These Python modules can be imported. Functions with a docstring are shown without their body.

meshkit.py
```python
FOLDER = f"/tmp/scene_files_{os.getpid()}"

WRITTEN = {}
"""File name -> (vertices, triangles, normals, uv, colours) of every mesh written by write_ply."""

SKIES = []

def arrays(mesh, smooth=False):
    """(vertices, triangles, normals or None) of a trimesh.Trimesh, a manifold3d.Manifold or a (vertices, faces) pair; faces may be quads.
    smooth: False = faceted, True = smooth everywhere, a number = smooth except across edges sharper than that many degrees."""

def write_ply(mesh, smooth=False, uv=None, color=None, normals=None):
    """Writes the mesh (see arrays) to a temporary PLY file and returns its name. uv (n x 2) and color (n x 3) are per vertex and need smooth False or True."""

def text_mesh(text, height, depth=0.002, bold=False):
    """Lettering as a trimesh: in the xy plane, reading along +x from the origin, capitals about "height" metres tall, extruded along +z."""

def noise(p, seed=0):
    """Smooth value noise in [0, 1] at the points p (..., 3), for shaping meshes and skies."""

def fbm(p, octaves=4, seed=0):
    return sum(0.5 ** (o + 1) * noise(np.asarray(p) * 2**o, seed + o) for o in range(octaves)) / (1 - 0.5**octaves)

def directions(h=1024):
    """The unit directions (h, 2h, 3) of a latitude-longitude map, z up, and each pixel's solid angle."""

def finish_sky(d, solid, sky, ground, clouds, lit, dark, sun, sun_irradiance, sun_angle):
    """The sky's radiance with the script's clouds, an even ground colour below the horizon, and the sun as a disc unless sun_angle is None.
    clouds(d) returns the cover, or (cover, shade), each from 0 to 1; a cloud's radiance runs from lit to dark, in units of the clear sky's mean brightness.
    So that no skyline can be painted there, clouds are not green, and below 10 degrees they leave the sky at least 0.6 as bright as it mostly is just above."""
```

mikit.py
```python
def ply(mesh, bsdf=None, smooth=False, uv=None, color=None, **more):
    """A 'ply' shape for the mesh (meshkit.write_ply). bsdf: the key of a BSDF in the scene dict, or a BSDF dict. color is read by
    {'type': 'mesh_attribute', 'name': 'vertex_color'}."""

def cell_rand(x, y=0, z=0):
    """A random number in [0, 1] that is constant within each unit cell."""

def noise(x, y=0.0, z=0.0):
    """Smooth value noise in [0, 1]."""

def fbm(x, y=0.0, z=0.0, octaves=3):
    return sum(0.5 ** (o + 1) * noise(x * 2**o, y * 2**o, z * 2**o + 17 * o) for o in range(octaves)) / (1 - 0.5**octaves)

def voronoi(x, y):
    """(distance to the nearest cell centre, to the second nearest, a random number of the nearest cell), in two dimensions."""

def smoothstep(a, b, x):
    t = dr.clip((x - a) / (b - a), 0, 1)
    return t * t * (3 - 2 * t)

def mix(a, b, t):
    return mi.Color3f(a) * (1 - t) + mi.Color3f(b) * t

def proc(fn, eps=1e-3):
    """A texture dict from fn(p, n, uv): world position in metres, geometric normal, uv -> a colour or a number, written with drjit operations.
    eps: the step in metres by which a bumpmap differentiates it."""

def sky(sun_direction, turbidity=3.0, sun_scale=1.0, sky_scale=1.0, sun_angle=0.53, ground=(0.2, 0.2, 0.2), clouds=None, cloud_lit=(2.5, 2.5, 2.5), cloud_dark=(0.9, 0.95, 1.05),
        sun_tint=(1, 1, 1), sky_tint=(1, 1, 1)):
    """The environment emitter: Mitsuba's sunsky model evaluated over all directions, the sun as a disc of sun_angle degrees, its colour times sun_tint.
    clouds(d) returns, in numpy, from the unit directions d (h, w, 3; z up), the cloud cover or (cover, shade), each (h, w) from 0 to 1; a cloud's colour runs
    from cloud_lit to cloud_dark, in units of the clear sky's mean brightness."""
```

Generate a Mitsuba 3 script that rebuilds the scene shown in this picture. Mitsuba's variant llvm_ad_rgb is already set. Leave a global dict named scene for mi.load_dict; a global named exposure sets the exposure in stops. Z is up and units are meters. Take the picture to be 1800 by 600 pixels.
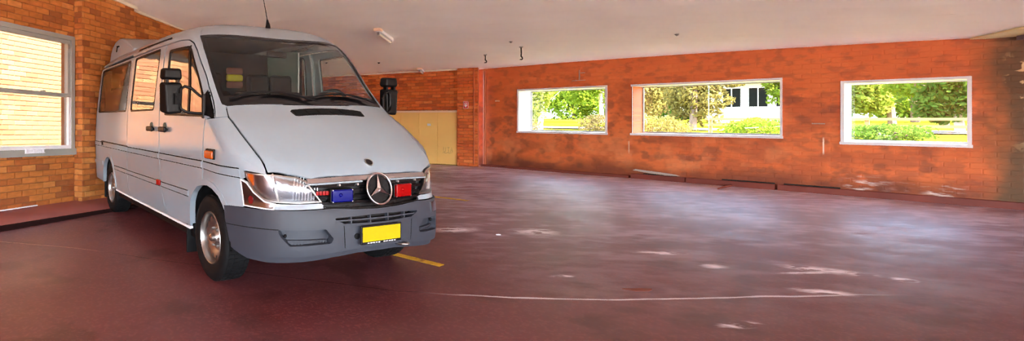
import math, random
import numpy as np, trimesh, shapely, drjit as dr, mitsuba as mi, mikit, meshkit
import manifold3d as m3
import shapely.affinity
from shapely.geometry import Polygon, LineString, Point, box as sbox
from shapely.ops import unary_union
from scipy.interpolate import PchipInterpolator as PCH
from scipy.spatial import Delaunay
from mikit import proc, noise, fbm, cell_rand, smoothstep, mix
random.seed(7)
RNG = np.random.default_rng(7)
T = mi.ScalarTransform4f
scene, labels = {}, {}
# ------------------------------------------------------------------ camera, sky, exposure
F_PX, CX, YH, CAM_H = 943.4, 440.0, 208.3, 1.31
scene['camera'] = {'type': 'perspective', 'fov_axis': 'x', 'fov': math.degrees(2 * math.atan(900 / F_PX)),
                   'principal_point_offset_x': (900 - CX) / 1800, 'principal_point_offset_y': (300 - YH) / 600,
                   'near_clip': 0.05, 'far_clip': 500.0,
                   'to_world': T().look_at(origin=[0, 0, CAM_H], target=[0, 1, CAM_H], up=[0, 0, 1])}
scene['sky'] = mikit.sky([0.34, -0.62, 0.72], turbidity=3.0, sun_scale=0.5, sky_scale=1.0, ground=(0.32, 0.29, 0.26),
                         clouds=lambda d: (np.clip((meshkit.fbm(d * 3.0 + 5, 4) - 0.36) * 3.2, 0, 1), np.clip(meshkit.fbm(d * 4.0 + 9, 3) - 0.2, 0, 1)),
                         cloud_lit=(2.6, 2.6, 2.65), cloud_dark=(1.3, 1.32, 1.38))
exposure = 6.95


def rgb(r, g, b):
    """An sRGB colour (0 to 255) as a linear list."""
    c = np.array([r, g, b]) / 255.0
    return [float(x) for x in np.where(c <= 0.04045, c / 12.92, ((c + 0.055) / 1.055) ** 2.4)]


def C(r, g, b):
    return {'type': 'rgb', 'value': rgb(r, g, b)}


def mat(key, col, rough=0.5, metal=0.0, spec=0.5, coat=0.0, bump=None, bscale=1.0, two=True, **more):
    b = {'type': 'principled', 'base_color': col if isinstance(col, dict) else C(*col), 'roughness': rough, 'metallic': metal, **more}
    if not metal:
        b['specular'] = spec
    if coat:
        b['clearcoat'], b['clearcoat_gloss'] = coat, 0.95
    if bump is not None:
        b = {'type': 'bumpmap', 'arbitrary': bump, 'scale': bscale, 'bsdf': b}
    scene[key] = {'type': 'twosided', 'bsdf': b} if two else b
    return key


# ------------------------------------------------------------------ materials
scene['m_white_paint'] = {'type': 'twosided', 'bsdf': {'type': 'roughplastic', 'diffuse_reflectance': C(146, 159, 168), 'alpha': 0.035, 'int_ior': 1.75, 'nonlinear': False}}
mat('m_bumper', (50, 53, 61), 0.48, spec=0.4)
mat('m_black', (6, 6, 7), 0.45, spec=0.25)
mat('m_black_gloss', (10, 10, 12), 0.12)
mat('m_rubber', (9, 9, 10), 0.7, spec=0.25)
mat('m_seal', (5, 5, 6), 0.5, spec=0.25)
mat('m_chrome', (225, 225, 228), 0.12, metal=1.0)
mat('m_silver', (175, 172, 168), 0.34, metal=1.0)
mat('m_reflector', (128, 128, 132), 0.16, metal=1.0)
mat('m_plate', (180, 154, 3), 0.6, spec=0.2)
mat('m_amber', (176, 76, 14), 0.25, spec=0.4)
mat('m_red_lens', (140, 2, 3), 0.3, spec=0.2)
mat('m_red_dark', (96, 8, 10), 0.2, coat=1.0)
mat('m_blue_lens', (2, 6, 96), 0.3, spec=0.2)
mat('m_interior', (15, 18, 18), 0.8, spec=0.2)
mat('m_interior_pale', (66, 80, 73), 0.7)
mat('m_seat', (24, 29, 29), 0.9, spec=0.2)
mat('m_vest', (190, 170, 30), 0.8)
mat('m_vest_red', (120, 70, 58), 0.8)
mat('m_mirror', (215, 220, 225), 0.05, metal=1.0)
mat('m_frame_white', (222, 220, 222), 0.45)
mat('m_frame_grey', (150, 148, 140), 0.5)
mat('m_sign_red', (196, 30, 28), 0.5)
mat('m_sign_white', (235, 232, 226), 0.5)
mat('m_beige', proc(lambda p, n, uv: mix(rgb(236, 188, 106), rgb(222, 172, 94), fbm(p.x * 1.5, p.y * 1.5, p.z * 2.5))), 0.55)
mat('m_beige_rail', (226, 190, 160), 0.6)
mat('m_pencil', (150, 112, 60), 0.8)
mat('m_yellow_line', proc(lambda p, n, uv: mix(rgb(196, 150, 30), rgb(150, 100, 40), smoothstep(0.5, 0.75, fbm(p.x * 22, p.y * 22)))), 0.6)
mat('m_orange_pipe', (176, 82, 36), 0.5)
mat('m_metal_grey', (140, 136, 132), 0.4, metal=0.6)
mat('m_tube', (238, 232, 220), 0.3)
mat('m_dark_hole', (26, 20, 18), 0.9)
mat('m_mortar', (134, 84, 48), 0.95)
mat('m_mortar_dark', (160, 84, 46), 0.95)
mat('m_concrete_patch', (176, 160, 148), 0.9)
mat('m_paper', (232, 232, 236), 0.8)
scene['m_glass'] = {'type': 'thindielectric', 'int_ior': 1.5, 'specular_transmittance': {'type': 'rgb', 'value': [0.5, 0.51, 0.5]}}
scene['m_windscreen'] = {'type': 'thindielectric', 'int_ior': 1.33, 'specular_transmittance': {'type': 'rgb', 'value': [0.68, 0.76, 0.71]}}
scene['m_tint'] = {'type': 'thindielectric', 'int_ior': 2.0, 'specular_transmittance': {'type': 'rgb', 'value': [0.22, 0.24, 0.23]}}
scene['m_lens'] = {'type': 'thindielectric', 'int_ior': 1.5}

BRICK_L = [(196, 116, 52), (186, 106, 46), (176, 96, 42), (158, 84, 40), (204, 130, 64), (190, 110, 48)]
BRICK_F = [(218, 108, 46), (210, 98, 42), (198, 88, 40), (226, 126, 60), (186, 84, 42), (214, 102, 44)]


def brick_mats(prefix, cols):
    out = []
    for k, c in enumerate(cols):
        lo, hi = rgb(*[0.82 * v for v in c]), rgb(*c)
        mat(f'{prefix}{k}', proc(lambda p, n, uv, lo=lo, hi=hi, k=k: mix(lo, hi, fbm(p.x * 14 + 3 * k, p.y * 14, p.z * 30))), 0.85)
        out.append(f'{prefix}{k}')
    return out


BL = brick_mats('m_brick_left', BRICK_L)
BF = brick_mats('m_brick_far', BRICK_F)

# right wall frame: origin W0, along u (to the far end), outward n
A_, B_ = np.array([6.307, 14.765]), np.array([11.018, 7.643])
RU = np.array([-0.55164, 0.83408, 0.0]); RN = np.array([0.83408, 0.55164, 0.0])
W0 = np.array([11.018, 7.643, 0.0]) + 0.12 * RN


def right_wall_colour(p, n, uv):
    s = (p.x - float(W0[0])) * float(RU[0]) + (p.y - float(W0[1])) * float(RU[1])
    z = p.z
    base = mix(rgb(214, 114, 60), rgb(196, 96, 50), fbm(s * 1.3, z * 2.0 + 3))
    base = mix(base, rgb(168, 86, 54), 0.55 * smoothstep(0.45, 0.75, fbm(s * 7, z * 12, 5.0, octaves=4)))
    base = mix(base, rgb(168, 82, 48), 0.65 * smoothstep(0.46, 0.68, fbm(s * 2.2 + 9, z * 3.2, 2.0, octaves=5)) * smoothstep(2.35, 1.6, z))
    base = mix(base, rgb(122, 66, 50), 0.5 * smoothstep(0.54, 0.74, fbm(s * 4.5 + 2, z * 6.0, 7.0, octaves=4)) * smoothstep(2.2, 1.5, z))
    base = mix(base, rgb(222, 136, 84), 0.5 * smoothstep(0.55, 0.75, fbm(s * 3.0 + 31, z * 3.0, 4.0)) * smoothstep(1.3, 0.5, z))
    # uneven darker band at the foot and the mould at the near end
    base = mix(base, rgb(84, 40, 30), 0.7 * smoothstep(0.42, 0.1, z + 0.25 * (fbm(s * 2.5, 1.0) - 0.5)))
    base = mix(base, rgb(128, 84, 48), 0.75 * smoothstep(-2.4, -1.0, s + 0.8 * (fbm(s * 2, z * 2, 15.0) - 0.5)) * smoothstep(0.55, 0.15, s + 0.5 * (fbm(s * 3, z * 2, 5.0, octaves=4) - 0.5)))
    base = mix(base, rgb(88, 68, 46), 0.85 * smoothstep(-1.7, -0.7, s + 0.8 * (fbm(s * 2, z * 2, 12.0) - 0.5)) * smoothstep(0.30, 0.02, s + 0.5 * (fbm(s * 5, z * 4, 8.0, octaves=5) - 0.5)))
    spots = smoothstep(0.62, 0.68, fbm(s * 11 + 3, z * 12, 3.0, octaves=4)) * smoothstep(0.45, 0.55, fbm(s * 2, z * 1.7 + 4, 9.0)) * smoothstep(0.2, 0.05, s) * smoothstep(-1.1, -0.6, s) * smoothstep(0.8, 1.0, z) * smoothstep(2.45, 2.3, z)
    base = mix(base, rgb(206, 176, 130), spots)
    # worn white plaster low down beneath the nearest window and below the first
    chalk = smoothstep(0.46, 0.74, fbm(s * 7, z * 30, 6.0, octaves=5)) * smoothstep(0.35, 0.55, fbm(s * 2.5, z * 5, 16.0)) * smoothstep(0.45, 0.7, s) * smoothstep(1.85, 1.6, s) * smoothstep(0.42, 0.22, z)
    base = mix(base, rgb(226, 206, 196), 0.85 * chalk)
    drip = smoothstep(0.014, 0.006, dr.abs(s - 2.0)) * smoothstep(0.66, 0.72, z) * smoothstep(1.0, 0.92, z)
    base = mix(base, rgb(232, 200, 176), drip)
    drip2 = smoothstep(0.02, 0.008, dr.abs(s - 4.98)) * smoothstep(0.5, 0.6, z) * smoothstep(0.83, 0.78, z)
    return mix(base, rgb(232, 190, 160), 0.7 * drip2)


mat('m_wall_right', proc(right_wall_colour), 0.62, spec=0.4)
mat('m_plinth', proc(lambda p, n, uv: mix(rgb(128, 56, 40), rgb(96, 42, 34), fbm(p.x * 3, p.y * 3, p.z * 3))), 0.6)
mat('m_ceiling', proc(lambda p, n, uv: mix(rgb(250, 245, 236), rgb(243, 236, 225), fbm(p.x * 0.6, p.y * 1.6, 2.0))), 0.7, spec=0.3)
mat('m_corner_shade', (112, 98, 100), 0.8)  # dark tone put in for the shadowed ceiling corner
mat('m_strip', (232, 222, 168), 0.6)
mat('m_cornice', (212, 200, 178), 0.6)

# floor cracks and scuffs in metres
CRACK = [(-2.66, 5.703), (-1.783, 5.428), (-0.049, 4.582), (1.122, 4.069), (1.909, 3.915), (2.704, 3.866), (3.58, 3.927), (4.469, 3.978), (5.716, 3.965)]
SCUFFS = [(3.98, 5.22, 0.30, 0.10, -0.1), (4.75, 4.55, 0.42, 0.05, 0.05), (4.95, 4.62, 0.42, 0.16, -0.5), (4.32, 4.05, 0.26, 0.10, -0.3), (4.1, 4.75, 0.16, 0.10, 0.2), (5.3, 4.35, 0.12, 0.10, 0.2), (2.6, 4.45, 0.16, 0.05, 0.1), (3.1, 3.4, 0.2, 0.07, 0.2), (3.3, 6.2, 0.4, 0.25, 0.1), (2.4, 6.3, 0.4, 0.2, 0.1)]


def seg_d(px, py, a, b):
    ax, ay, bx, by = a[0], a[1], b[0] - a[0], b[1] - a[1]
    t = dr.clip(((px - ax) * bx + (py - ay) * by) / (bx * bx + by * by), 0, 1)
    return dr.sqrt(dr.square(px - ax - t * bx) + dr.square(py - ay - t * by))


def floor_dust_sheen(x, y):  # pale dust together with window sheen put into the floor colour
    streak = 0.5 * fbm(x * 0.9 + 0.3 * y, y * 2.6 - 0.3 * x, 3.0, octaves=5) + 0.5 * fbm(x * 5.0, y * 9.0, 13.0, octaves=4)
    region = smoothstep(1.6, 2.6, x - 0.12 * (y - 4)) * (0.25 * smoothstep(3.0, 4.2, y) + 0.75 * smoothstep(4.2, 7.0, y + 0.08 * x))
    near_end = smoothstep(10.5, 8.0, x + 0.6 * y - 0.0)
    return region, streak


def floor_colour(p, n, uv):
    x, y = p.x, p.y
    base = mix(rgb(102, 52, 55), rgb(82, 39, 42), fbm(x * 1.1, y * 1.1, 1.0, octaves=4))
    base = mix(base, rgb(116, 62, 62), 0.4 * smoothstep(0.5, 0.8, fbm(x * 60, y * 60, 2.0, octaves=2)))
    base = mix(base, rgb(62, 30, 30), 0.5 * smoothstep(0.58, 0.75, fbm(x * 2.3 + 7, y * 2.3, 5.0, octaves=4)))
    region, streak = floor_dust_sheen(x, y)
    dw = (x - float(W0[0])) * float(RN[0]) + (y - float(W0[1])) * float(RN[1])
    base = mix(base, rgb(186, 166, 178), region * (0.20 + 0.42 * smoothstep(0.36, 0.70, streak) + 0.35 * smoothstep(-3.2, -0.3, dw) * smoothstep(11.2, 9.6, x)))  # dust tone also carries the painted window sheen, stronger near the wall
    worn = fbm(x * 7, y * 16, 9.0, octaves=4)
    sc = mi.Float(0)
    for (cx, cy, a, b, r) in SCUFFS:
        u = (x - cx) * math.cos(r) + (y - cy) * math.sin(r)
        v = -(x - cx) * math.sin(r) + (y - cy) * math.cos(r)
        sc = dr.maximum(sc, smoothstep(1.0, 0.25, dr.sqrt(dr.square(u / a) + dr.square(v / b)) + 0.9 * (worn - 0.5)))
    base = mix(base, rgb(226, 214, 220), 0.9 * sc * smoothstep(0.34, 0.56, worn))
    wob = 0.03 * (fbm(x * 4, y * 4, 4.0) - 0.5)
    d = mi.Float(9)
    for a, b in zip(CRACK[:-1], CRACK[1:]):
        d = dr.minimum(d, seg_d(x, y + wob, a, b))
    base = mix(base, rgb(48, 24, 24), smoothstep(0.010, 0.003, d) * smoothstep(1.7, 1.1, x) * smoothstep(-1.7, -1.2, x) * 0.7)
    base = mix(base, rgb(170, 120, 100), smoothstep(0.010, 0.004, d) * smoothstep(-1.3, -1.8, x) * 0.6)
    base = mix(base, rgb(206, 196, 202), smoothstep(0.012 + 0.02 * worn, 0.004, d) * smoothstep(1.2, 2.0, x) * smoothstep(5.0, 3.9, x) * 0.85)
    return base


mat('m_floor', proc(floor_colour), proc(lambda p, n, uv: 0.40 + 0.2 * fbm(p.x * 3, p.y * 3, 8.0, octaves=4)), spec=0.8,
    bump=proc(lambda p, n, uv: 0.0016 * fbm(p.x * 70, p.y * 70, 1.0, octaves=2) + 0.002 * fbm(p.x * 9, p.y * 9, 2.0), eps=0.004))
mat('m_walkway', proc(lambda p, n, uv: mix(rgb(156, 92, 86), rgb(132, 74, 70), fbm(p.x * 2, p.y * 2, 1.0))), 0.5)
mat('m_kerb_face', (30, 12, 11), 0.9, spec=0.1)
for _k, _c in enumerate(((208, 156, 116), (196, 134, 104), (216, 170, 128))):
    mat(f'm_cream_brick{_k}', _c, 0.9)
mat('m_cream_mortar', (204, 168, 128), 0.9)
mat('m_grass', proc(lambda p, n, uv: mix(rgb(120, 116, 26), rgb(86, 98, 24), fbm(p.x * 2, p.y * 2, 2.0, octaves=4))), 1.0, spec=0.0)
mat('m_path', (150, 126, 88), 1.0, spec=0.0)
mat('m_asphalt', (84, 80, 80), 1.0, spec=0.0)
mat('m_driveway', (150, 140, 132), 0.9)
mat('m_bark', proc(lambda p, n, uv: mix(rgb(150, 128, 112), rgb(96, 76, 66), fbm(p.x * 9, p.y * 9, p.z * 3))), 0.9)
mat('m_bark_pale', (214, 206, 190), 0.9)
mat('m_house', (206, 202, 198), 0.8)
mat('m_roof_tile', (150, 120, 110), 0.8)
mat('m_timber', (170, 128, 84), 0.8)
for k, c in enumerate([(122, 146, 48), (142, 156, 66), (92, 120, 48), (134, 124, 70), (112, 100, 66)]):
    scene[f'm_leaf{k}'] = {'type': 'principledthin', 'base_color': C(*c), 'roughness': 0.6, 'diff_trans': 0.8, 'spec_trans': 0.0}


# ------------------------------------------------------------------ helpers
def numbered(key):
    if key not in scene:
        return key
    n = 1
    while f'{key}_{n:03d}' in scene:
        n += 1
    return f'{key}_{n:03d}'


def put(key, mesh, m, smooth=False, label=None, cat=None, group=None, kind=None, **more):
    key = numbered(key)
    scene[key] = mikit.ply(mesh, m, smooth, **more)
    tag(key, label, cat, group, kind)
    return key


def tag(key, label=None, cat=None, group=None, kind=None):
    d = {k: v for k, v in (('label', label), ('category', cat), ('group', group), ('kind', kind)) if v}
    if d:
        labels[key] = d


def bx(size, at=(0, 0, 0)):
    m = trimesh.creation.box(size)
    m.apply_translation(at)
    return m


def rbox(size, r, at=(0, 0, 0), seg=8):
    """A box with rounded edges."""
    s = np.array(size, float) / 2 - r
    pts = [m3.Manifold.sphere(r, seg).translate((sx * s[0], sy * s[1], sz * s[2])) for sx in (-1, 1) for sy in (-1, 1) for sz in (-1, 1)]
    return to_tri(m3.Manifold.batch_hull(pts).translate(tuple(at)))


def to_tri(m):
    k = m.to_mesh()
    return trimesh.Trimesh(np.array(k.vert_properties[:, :3], float), np.array(k.tri_verts), process=False)


def cat(ms):
    return trimesh.util.concatenate(ms)


def frame_map(mesh, o, a, b, c):
    """Mesh coordinates (x, y, z) to o + x a + y b + z c; winding kept outward."""
    M = np.eye(4)
    M[:3, 0], M[:3, 1], M[:3, 2], M[:3, 3] = a, b, c, o
    mesh = mesh.copy()
    v = np.asarray(mesh.vertices) @ M[:3, :3].T + M[:3, 3]
    f = np.asarray(mesh.faces)
    if np.linalg.det(M[:3, :3]) < 0:
        f = f[:, ::-1]
    return trimesh.Trimesh(v, f, process=False)


def tube(pts, r, sides=8, closed=False):
    p = np.asarray(pts, float)
    t = np.gradient(p, axis=0)
    if closed:
        t = np.roll(p, -1, 0) - np.roll(p, 1, 0)
    t /= np.linalg.norm(t, axis=1, keepdims=True)
    ref = np.array([0.13, 0.21, 0.97]) if abs(t[0] @ [0.13, 0.21, 0.97]) < 0.9 else np.array([1.0, 0, 0])
    a = np.cross(t, ref); a /= np.linalg.norm(a, axis=1, keepdims=True)
    b = np.cross(t, a)
    rr = np.broadcast_to(r, (len(p),))[:, None, None]
    ang = np.arange(sides) * 2 * np.pi / sides
    v = (p[:, None] + rr * (np.cos(ang)[None, :, None] * a[:, None] + np.sin(ang)[None, :, None] * b[:, None])).reshape(-1, 3)
    n = len(p); f = []
    for i in range(n if closed else n - 1):
        j = (i + 1) % n
        for k in range(sides):
            l = (k + 1) % sides
            f += [[i * sides + k, i * sides + l, j * sides + l], [i * sides + k, j * sides + l, j * sides + k]]
    if not closed:
        v = np.vstack([v, p[:1], p[-1:]])
        for k in range(sides):
            l = (k + 1) % sides
            f += [[len(v) - 2, l, k], [len(v) - 1, (n - 1) * sides + k, (n - 1) * sides + l]]
    return trimesh.Trimesh(v, f, process=False)


def fl(px, py, z=0.0):
    t = (z - CAM_H) / (-(py - YH) / F_PX)
    return np.array([(px - CX) / F_PX * t, t, z])


# ------------------------------------------------------------------ the setting: floor, ceiling, walls
def ceil_z(x, y):
    x, y = np.clip(x, -4.5, 12), np.clip(y, 4, 18)
    return 3.67087 - 0.110815 * x - 0.05683 * y + 0.005808 * x * y


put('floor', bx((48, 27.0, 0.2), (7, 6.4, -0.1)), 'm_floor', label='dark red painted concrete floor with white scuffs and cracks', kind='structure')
# ceiling boards run across the room; each is a part of its own
D = np.array([-0.855, 0.518]); E_ = np.array([0.518, 0.855])   # along the boards, across them
BW = 0.62
Y_OPEN = -7.0
ROOM = Polygon([(-3.05 + 0.493 * (Y_OPEN - 7.93), Y_OPEN), (1.90, 18.1), (6.6, 15.0), (11.3 + 0.6614 * (7.64 - Y_OPEN), Y_OPEN)])


def ceiling_piece(poly, z0, z1):
    v2 = dense(np.array(poly.exterior.coords)[:-1], 2.0)
    c = np.array(poly.centroid.coords)[0]
    P = np.vstack([v2, c]); n = len(v2)
    zz = ceil_z(P[:, 0], P[:, 1])
    v = np.vstack([np.column_stack([P, zz + z0]), np.column_stack([P, zz + z1])])
    f = []
    for i in range(n):
        j = (i + 1) % n
        f += [[i, n, j], [n + 1 + i, n + 1 + j, n + 1 + n], [i, j, n + 1 + j], [i, n + 1 + j, n + 1 + i]]
    return trimesh.Trimesh(v, f, process=False)


def dense(poly_pts, h, closed=True):
    p = np.asarray(poly_pts, float)
    if closed:
        p = np.vstack([p, p[:1]])
    out = []
    for a, b in zip(p[:-1], p[1:]):
        n = max(1, int(np.ceil(np.linalg.norm(b - a) / h)))
        out += [a + (b - a) * i / n for i in range(n)]
    if not closed:
        out.append(p[-1])
    return np.array(out)


roof_bed = []
for k in range(-18, 36):
    cells, bed = [], []
    for q in np.arange(-40, 20, 2.0):
        for gap, z0, z1, dest in ((0.002, 0.0, 0.03, cells), (-0.002, 0.034, 0.2, bed)):
            v0, v1 = k * BW + gap, (k + 1) * BW - gap
            bp_ = Polygon([tuple(t * D + v * E_) for t, v in ((q, v0), (q + 2, v0), (q + 2, v1), (q, v1))]).intersection(ROOM)
            if bp_.area > .004:
                dest.append(ceiling_piece(bp_, z0, z1))
    if cells:
        put('ceiling__board', cat(cells), 'm_ceiling')
        roof_bed += bed
put('ceiling__slab', cat(roof_bed), 'm_frame_grey')
tag('ceiling', 'white sheeted ceiling with faint board joints over the parking bay', kind='structure')


def wall_mesh(o, u, n, poly, thick):
    """poly in (s, z) on the inner face; the wall goes back by thick along n."""
    m = trimesh.creation.extrude_polygon(poly, thick, engine='earcut')
    return frame_map(m, np.asarray(o, float), np.asarray(u, float), np.array([0, 0, 1.0]), np.asarray(n, float))


def chamfered_brick():
    """Unit brick: s and z in [0, 1], y from 0 (face) back to 1; the face edges are bevelled."""
    e = 0.03; e2 = 0.08
    v = [(0, .12, 0), (1, .12, 0), (1, .12, 1), (0, .12, 1), (e, 0, e2), (1 - e, 0, e2), (1 - e, 0, 1 - e2), (e, 0, 1 - e2), (0, 1, 0), (1, 1, 0), (1, 1, 1), (0, 1, 1)]
    f = [[4, 5, 6], [4, 6, 7]]
    for a, b in ((0, 1), (1, 2), (2, 3), (3, 0)):
        f += [[a, b, b + 4], [a, b + 4, a + 4], [a + 8, b + 8, b], [a + 8, b, a]]
    f += [[8, 10, 9], [8, 11, 10]]
    return trimesh.Trimesh(np.array(v, float), np.array(f), process=False)


BRICK = chamfered_brick()
BRICK_PLY = {}


def brick_rects(region, holes, bl=0.23, bh=0.076, j=0.010, s_off=0.0):
    """Running bond as (s0, s1, z0, z1) rectangles inside a polygon region minus holes (boxes)."""
    area = region.difference(unary_union(holes)) if holes else region
    s0, z0, s1, z1 = region.bounds
    out = []
    row = 0
    z = z0
    while z < z1 - 0.03:
        zt = min(z + bh, z1)
        x = s0 - (0.5 * (bl + j) if row % 2 else 0) - s_off % (bl + j)
        while x < s1:
            cell = sbox(x, z, x + bl, zt).intersection(area)
            for p in getattr(cell, 'geoms', [cell]):
                if p.area > 0.002:
                    b = p.bounds
                    if (b[2] - b[0]) > 0.03 and (b[3] - b[1]) > 0.03:
                        out.append((b[0], b[2], b[1], b[3]))
            x += bl + j
        z += bh + j
        row += 1
    return out


def lay(parent, rects, o, u, n, mats, depth=0.03, proud=0.0, limit=300, order=None, rng=RNG):
    """Bricks of a wall: the first `limit` in `order` are parts, the rest one joined stuff part. n points out of the room."""
    o, u, n = (np.asarray(q, float) for q in (o, u, n))
    if order is not None:
        rects = sorted(rects, key=order)
    rest = []
    for i, (a, b, c, d) in enumerate(rects):
        off = proud + rng.uniform(-0.003, 0.003)
        M = np.eye(4)
        M[:3, 0], M[:3, 1], M[:3, 2] = u * (b - a), n * depth, np.array([0, 0, d - c])
        M[:3, 3] = o + a * u + np.array([0, 0, c]) - n * (depth * 0.5 + off)
        m = mats[int(rng.integers(len(mats)))]
        if i < limit:
            if m not in BRICK_PLY:
                BRICK_PLY[m] = mikit.ply(BRICK, m)
            scene[numbered_fast(parent + '__brick')] = {**BRICK_PLY[m], 'to_world': T(M.tolist())}
        else:
            rest.append((m, frame_map(BRICK, M[:3, 3], M[:3, 0], M[:3, 1], M[:3, 2])))
    for m in sorted({q for q, _ in rest}):
        put(parent + '__brickwork', cat([q for k, q in rest if k == m]), m, kind='stuff')


COUNT = {}


def numbered_fast(key):
    k = COUNT.get(key, 0)
    COUNT[key] = k + 1
    return key if k == 0 else f'{key}_{k:03d}'


# --- left wall, gently falling towards the back like the walkway at its foot
LU2 = np.array([0.44218, 0.89692]); SL = -0.02634
LU = np.array([LU2[0], LU2[1], SL]); LN = np.array([-0.89692, 0.44218, 0.0])   # LN out of the room
L0 = np.array([-2.858, 7.930, 0.0])
wl_poly = sbox(-16.8, -0.3, 12.0, 4.3)
win = sbox(-2.1, 0.775, 0.335, 2.565)
put('wall_left', wall_mesh(L0, LU, LN, wl_poly.difference(win), 0.26), 'm_mortar', label='orange brown brick wall on the left with a white framed window', kind='structure')


def vis_left(r):
    # bricks that can be seen (beside, over and under the window, above the van) first
    s, z = (r[0] + r[1]) / 2, (r[2] + r[3]) / 2
    return abs(s + 0.1) * 0.5 + abs(z - 1.4) * 0.15


R1 = brick_rects(sbox(-1.35, 0.05, 0.34, 3.45), [win.buffer(0.004, join_style=2)])
lay('wall_left', R1, L0, LU, LN, BL, depth=0.03, order=vis_left)
R1b = brick_rects(sbox(-14.0, 0.05, -1.36, 3.6), [win.buffer(0.004, join_style=2)]) + brick_rects(sbox(1.6, 0.0, 9.6, 3.5), [])
lay('wall_left', R1b, L0, LU, LN, BL, depth=0.03, limit=0)
# the pier: a projection of the wall between the window and the van
PP = 0.147
pier_o = L0 - LN * PP
pier = wall_mesh(pier_o, LU, LN, sbox(0.365, -0.2, 1.60, 3.9), PP + 0.02)
put('brick_pier', pier, 'm_mortar', label='brick pier projecting beside the left window and behind the van', kind='structure')
Rp = brick_rects(sbox(0.352, 0.03, 1.612, 3.42), [], s_off=0.07)
lay('brick_pier', Rp, pier_o, LU, LN, BL, depth=0.03, limit=290, order=lambda r: r[0] - 0.1 * r[2])
for q, z in enumerate(np.arange(0.03, 3.36, 0.086)):       # its narrow near side
    w = PP + 0.012
    for (a, b) in ([(0.0, w)] if q % 2 else [(0.0, w * 0.45 - 0.005), (w * 0.45 + 0.005, w)]):
        M = np.eye(4)
        M[:3, 0], M[:3, 1], M[:3, 2] = -LN * (b - a), LU * 0.03, [0, 0, 0.076]
        M[:3, 3] = L0 + LU * 0.350 - LN * (a - 0.004) + np.array([0, 0, z])
        mm = BL[int(RNG.integers(len(BL)))]
        scene[numbered_fast('brick_pier__side_brick')] = {**BRICK_PLY.setdefault(mm, mikit.ply(BRICK, mm)), 'to_world': T(M.tolist())}
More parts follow.
